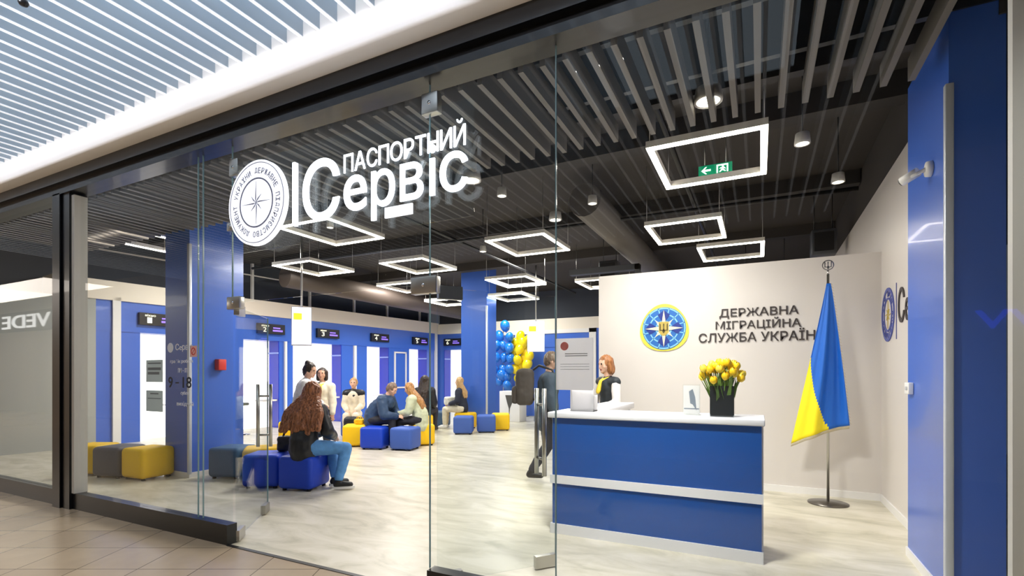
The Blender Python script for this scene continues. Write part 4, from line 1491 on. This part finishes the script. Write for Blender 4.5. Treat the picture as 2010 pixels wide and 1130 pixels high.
def hair_mat(nm, c1, c2):
    m = mat(nm, c1, .42)
    nt = m.node_tree
    b = nt.nodes['Principled BSDF']
    tc = nt.nodes.new('ShaderNodeTexCoord')
    mp = nt.nodes.new('ShaderNodeMapping')
    mp.inputs['Scale'].default_value = (26, 26, 3.2)
    nz = nt.nodes.new('ShaderNodeTexNoise')
    nz.inputs['Scale'].default_value = 2.2
    nz.inputs['Detail'].default_value = 6
    nz.inputs['Distortion'].default_value = 1.2
    rp = nt.nodes.new('ShaderNodeValToRGB')
    rp.color_ramp.elements[0].position = .36
    rp.color_ramp.elements[1].position = .64
    rp.color_ramp.elements[0].color = lin(c1)
    rp.color_ramp.elements[1].color = lin(c2)
    bp = nt.nodes.new('ShaderNodeBump')
    bp.inputs['Strength'].default_value = .5
    bp.inputs['Distance'].default_value = .006
    nt.links.new(tc.outputs['Object'], mp.inputs[0])
    nt.links.new(mp.outputs[0], nz.inputs['Vector'])
    nt.links.new(nz.outputs[0], rp.inputs[0])
    nt.links.new(rp.outputs[0], b.inputs['Base Color'])
    nt.links.new(nz.outputs[0], bp.inputs['Height'])
    nt.links.new(bp.outputs[0], b.inputs['Normal'])
    return m


HB = hair_mat('brown_hair', '#5a3018', '#b0714a')
HD = hair_mat('dark_hair', '#17120f', '#3d2e26')
HBL = hair_mat('blonde_hair', '#a8793f', '#dcb988')
HGB = hair_mat('golden_brown_hair', '#8a5a2c', '#c9985e')
HR = hair_mat('auburn_hair', '#7a4420', '#b87c4a')
HG = hair_mat('short_brown_hair', '#57463a', '#8c7563')


def fm(nm, c, rough=.7, amt=.12):
    return mat(nm, c, rough, noise_amt=amt, noise_scale=14, bump=.2)


BLKJ = fm('black_jacket', '#16181f', .45)
JEAN = fm('blue_denim', '#5a94d2', .8)
NAVY = fm('navy_jacket', '#2c4566', .6)
DKT = fm('dark_trousers', '#2b2b33', .8)
LGJ = fm('light_grey_jacket', '#eeeeee', .7)
PGC = fm('pale_green_coat', '#cdd4b4', .7)
CRM = fm('cream_cloth', '#e6dcc6', .8)
BLKS = mat('black_shoe', '#1c1a1b', .5)
WSOL = mat('white_sole', '#e8e6e4', .5)
BRNJ = fm('brown_backpack_cloth', '#4a423d', .8)
GBLU = fm('grey_blue_coat', '#3f4d5c', .7)
VEST = fm('dark_vest', '#20282f', .6)
WSH = fm('white_shirt', '#e4dfdd', .7, .04)
YSC = fm('yellow_scarf', '#f0cf3a', .6)
NVT = fm('navy_top', '#1e2338', .7)

SEAT = .43


def seated(knee_y=.42, feet=((-.10, .44, .10), (.10, .44, .10)), hands=((-.12, .34, .62), (.12, .34, .62)), lean=.15, **k):
    d = dict(pz=SEAT + .115, lean=lean, feet=feet, hands=hands)
    d.update(k)
    return d


def face(dx, dy):
    return math.atan2(-dx, dy)


# woman in the foreground: seen from behind, legs turned to the right
person((-5.10, 4.44, 0), face(-.22, .97), 'person with long brown hair in black jacket and jeans seated with back to the door',
       seated(feet=((.28, .24, .11), (.42, .10, .11)), hands=((.0, .34, .66), (.22, .30, .64)), lean=.22, head_lean=.35, toe=(-.8, -1.1), kpole=[(.5, 1, .3), (.8, .7, .3)]),
       'fair', dict(legs=JEAN, shoes=BLKS, sole=WSOL, top=BLKJ, bulk=.04, hem=.06), dict(style='long', mat=HB, len=.30, w=1.4, wave=.010), voxel=.009)
# standing woman in a light jacket
person((-6.02, 5.22, 0), face(.7, .72), 'person with dark hair bun and light grey jacket standing behind the woman in black',
       dict(pz=.88, lean=.12, feet=((-.1, .02, .10), (.1, .05, .10)), hands=((-.16, .25, 1.0), (.16, .25, 1.0)), head_lean=.3, head_yaw=-.5),
       'fair', dict(legs=DKT, shoes=BLKS, top=LGJ, bulk=.045, hem=.10), dict(style='bun', mat=HD), voxel=.012, s=.90)
person((-6.78, 6.30, 0), face(.5, -.8), 'person with dark hair and yellow scarf mostly hidden behind the standing woman in light jacket',
       dict(pz=.82, lean=.06, feet=((-.1, .02, .10), (.1, .05, .10)), hands=((-.2, .12, .74), (.2, .12, .74))),
       'warm', dict(legs=DKT, shoes=BLKS, top=CRM, bulk=.03, scarf=YSC, hem=.10), dict(style='bob', mat=HD), voxel=.013, s=.89)
# man in navy, leaning forward in profile
person((-6.92, 7.74, 0), face(.93, .25), 'person in navy jacket and dark trousers seated on a blue pouf leaning forward',
       seated(feet=((-.13, .42, .10), (.13, .46, .10)), hands=((-.06, .52, .62), (.08, .52, .60)), lean=.62, head_lean=.55, epole=[(-.6, -.2, -.8), (.6, -.2, -.8)]),
       'fair', dict(legs=DKT, shoes=BLKS, top=NAVY, bulk=.05, hem=.06), dict(style='short', mat=HG), voxel=.012, s=1.03, female=False)
# girl in pale coat facing him
person((-6.14, 8.22, 0), face(-.86, -.5), 'person with long golden hair in pale green coat seated facing the man in navy',
       seated(feet=((-.1, .42, .10), (.1, .40, .10)), hands=((-.06, .42, .64), (.08, .42, .62)), lean=.34, head_lean=.4),
       'fair', dict(legs=DKT, shoes=BLKS, top=PGC, bulk=.045, hem=.16), dict(style='long', mat=HGB, len=.26, w=.6), voxel=.012, s=.93)
person((-8.36, 8.69, 0), face(.55, -.83), 'person with pale blonde hair, black collar and cream clothes seated facing the shop front',
       seated(hands=((-.10, .30, .62), (.10, .30, .62)), lean=.08), 'fair', dict(legs=CRM, shoes=BLKS, top=CRM, bulk=.03, hem=0.06, collar=BLKJ), dict(style='bun', mat=HBL), voxel=.013, s=.98)
person((-7.40, 10.05, 0), face(-.2, .98), 'person with long dark hair in black clothes seated with back to the doorway',
       seated(hands=((-.12, .32, .62), (.12, .32, .62)), lean=.12), 'warm', dict(legs=DKT, shoes=BLKS, top=BLKJ, bulk=.05, hem=.1), dict(style='long', mat=HD, len=.2, w=.5), voxel=.013, s=1.05)
person((-7.03, 11.22, 0), face(-.9, -.35), 'person with blonde hair and navy top seated by the far column with a white bag',
       seated(hands=((-.12, .30, .66), (.12, .30, .66)), lean=.10), 'fair', dict(legs=CRM, shoes=WSOL, top=NVT, bulk=.03, hem=.04), dict(style='long', mat=HBL, len=.2, w=.5), voxel=.013, s=1.0)
# walking man with backpack behind the open door leaf
man, mj = person((-2.60, 6.33, 0), face(.92, .4), 'person in grey-blue coat and dark trousers walking right behind the open glass door',
       dict(pz=.93, lean=.06, feet=((-.1, .20, .10), (.1, -.22, .13)), hands=((-.23, .10, .80), (.23, .12, .82)), head_lean=.2, toe=(0, 0)),
       'fair', dict(legs=DKT, shoes=BLKS, top=GBLU, bulk=.035, hem=.12), dict(style='short', mat=HG), voxel=.012, s=1.0, female=False)
t = thing('backpack', (-2.81, 6.24, 1.0), 'bulky dark brown backpack on the back of the walking person', 'backpack', rotz=face(.92, .4))
mm = remesh(MB().bevbox(-.17, .17, -.19, .05, .02, .52, .07, 4), 'pack', BRNJ, .014, 3, .012, 8)
obj('pack', mm, None, t, local=True)
obj('front_pocket', remesh(MB().bevbox(-.13, .13, -.25, -.16, .04, .28, .04, 3), 'front_pocket', BRNJ, .012, 2, .006, 10), None, t, local=True)
for sg in (-1, 1):
    obj('strap', MB().tube([(sg * .1, .04, .50), (sg * .11, .12, .56), (sg * .12, .30, .50), (sg * .13, .34, .32), (sg * .12, .24, .14), (sg * .1, .04, .10)], .016, 6), BLKS, t, local=True)
# receptionist
person((-1.77, 6.52, 0), face(-.62, -.78), 'person with auburn bob, dark vest, white sleeves and yellow scarf standing behind the counter',
       dict(pz=.90, lean=.08, feet=((-.1, .02, .10), (.1, -.02, .10)), hands=((-.16, .30, 1.02), (.16, .30, 1.02)), head_lean=.2),
       'fair', dict(legs=DKT, shoes=BLKS, top=VEST, top_name='vest', bulk=.018, hem=.08, sleeveless=True, blouse=WSH, scarf=YSC), dict(style='bob', mat=HR), voxel=.011, s=.97)

# ------------------------------------------------------------------ bags
def bag(loc, rz, sx, sy, sz, m, lab, handle=True):
    t = thing('bag', loc, lab, 'bag', rotz=rz)
    obj('pouch', remesh(MB().bevbox(-sx / 2, sx / 2, -sy / 2, sy / 2, 0, sz, min(sx, sy, sz) * .3, 4), 'pouch', m, .012, 2, .01, 12), None, t, local=True)
    if handle:
        for sg in (-1, 1):
            obj('handle', MB().tube([(-sx * .25, sg * sy * .25, sz * .95), (-sx * .2, sg * sy * .25, sz * 1.3), (0, sg * sy * .25, sz * 1.42), (sx * .2, sg * sy * .25, sz * 1.3), (sx * .25, sg * sy * .25, sz * .95)], .008, 6), m, t, local=True)
    return t


bag((-5.55, 4.60, SEAT), R(40), .30, .14, .20, BLKJ, 'black handbag on the blue pouf beside the woman with long hair')
bag((-7.22, 7.66, SEAT), R(10), .20, .12, .11, fm('yellow_bag', '#f2c21a', .6), 'small yellow bag on the yellow pouf behind the man in navy')
bag((-7.72, 8.02, 0), R(30), .40, .26, .54, BLKJ, 'black bag standing between the yellow pouf and the man in navy', False)
bag((-7.30, 11.10, .62), R(50), .34, .16, .22, fm('white_bag', '#e8e4da', .6), 'white bag on the lap of the blonde woman by the far column', False)

# ------------------------------------------------------------------ balloons on a pedestal at the back
BBL = mat('blue_balloon', '#1a76d8', .18, coat=.5)
BYE = mat('yellow_balloon', '#ffe008', .25, coat=.3)


def balloon_proto(m, nm, lab, grp):
    t = thing('balloon', (0, 0, 0), lab, 'balloon', grp)
    pr = []
    for i in range(15):
        a = math.pi * i / 14
        r = math.sin(a)
        z = -math.cos(a)
        if z < 0: r *= (1 + .10 * z)
        pr.append((max(.001, .125 * r), .15 * z * (1.1 if z < 0 else 1)))
    obj('skin', MB().lathe(pr, n=18), m, t, local=True)
    obj('knot', MB().lathe([(.004, -.160), (.016, -.185), (.0, -.185)], n=8), m, t, local=True)
    return t


BB = [(148, 185), (95, 280), (190, 290), (68, 365), (130, 370), (188, 385), (58, 470), (140, 475), (196, 480), (45, 578), (125, 582), (190, 585), (165, 655), (95, 690), (168, 735), (118, 640)]
YB = [(290, 275), (248, 345), (312, 335), (366, 312), (376, 372), (282, 400), (340, 420), (238, 440), (262, 500), (330, 480), (292, 550), (370, 465), (242, 585), (312, 610), (352, 540), (268, 672)]
for arr, m, cn in ((BB, BBL, 'blue'), (YB, BYE, 'yellow')):
    pr = None
    for k, (a, b) in enumerate(arr):
        px, py = 960 + a / 4.707, 600 + b / 4.707
        p = at(px, py, 16.6 + .13 * math.sin(k * 2.1))
        if pr is None:
            o = pr = balloon_proto(m, cn, 'shiny %s balloon in the tall %s balloon column at the back wall' % (cn, cn), '%s balloons of the column at the back' % cn)
        else:
            o = copy_tree(pr)
        o.location = p
        o.rotation_euler = (random.uniform(-.6, .6), random.uniform(-.6, .6), random.uniform(0, 6))
        s = random.uniform(1.12, 1.35)
        o.scale = (s, s, s)
o = at(984, 640, 16.6)
for x, cn in ((988, 'blue'), (1026, 'yellow')):
    p = at(x, 700, 16.95)
    t = thing('balloon_stand', (p.x, p.y, 0), 'thin pole on a foot inside the %s balloon column' % cn, 'stand')
    obj('pole', MB().tube([(p.x, p.y, .02), (p.x, p.y, 2.9)], .015, 8), STEEL, t)
    obj('foot', MB().lathe([(0, 0), (.22, 0), (.22, .02), (0, .03)], (p.x, p.y, 0)), STEEL, t)
q = at(1007, 790, 15.3)
q.z = 0
t = thing('pedestal', q, 'white pedestal with dark fan-shaped marking below the balloons', 'pedestal')
obj('body', MB().bevbox(q.x - .34, q.x + .34, q.y - .25, q.y + .25, 0, .92, .01, 2), WHITE, t)
m = MB().prism([(q.x - .14, .80), (q.x + .16, .80), (q.x + .09, .55), (q.x + .02, .40), (q.x, .15), (q.x - .02, .40), (q.x - .07, .55)], (0, q.y - .25, 0), X, Z, -Y, .004)
obj('marking', m, mat('pedestal_mark', '#4c4a44', .6), t)

# ------------------------------------------------------------------ mall: sprinkler under the louvres, signs of the shops opposite
t = thing('ceiling_sensor', at(46, 160, 3.1), 'small black sensor hanging below the white mall louvres', 'sensor')
p = at(46, 160, 3.1)
p.z = 3.82
t.location = p
ORG[t.name] = (p, 0)
obj('stem', MB().tube([p, p - Z * .05], .008, 6), BLACKP, t)
obj('head', MB().lathe([(0, 0), (.02, .005), (.028, .02), (.02, .04), (0, .045)], p - Z * .09, 12), BLACKP, t)
t = thing('opposite_shop_sign', (-24.8, -3.28, 3.1), 'white lit letters of the shop opposite, mirrored in the left window', 'sign')
obj('backing', MB().box(-27.5, -22.4, -3.3, -3.25, 3.05, 3.8), BLACKP, t)
obj('lettering', text_mb('VEDE', (-22.9, -3.25, 3.18), -X, Z, Y, 3.9, .5, .03, .01), mat('opposite_letters', '#ffffff', .5, emit=3), t)
t = thing('neon_sign', (2.9, -3.28, 2.0), 'blue neon letters mirrored at the right edge of the glass', 'sign')
obj('lettering', text_mb('SVV', (3.55, -3.28, 2.05), -X, Z, Y, .95, .25, .03, .01), mat('neon_blue', '#2030ff', .5, emit=5), t)
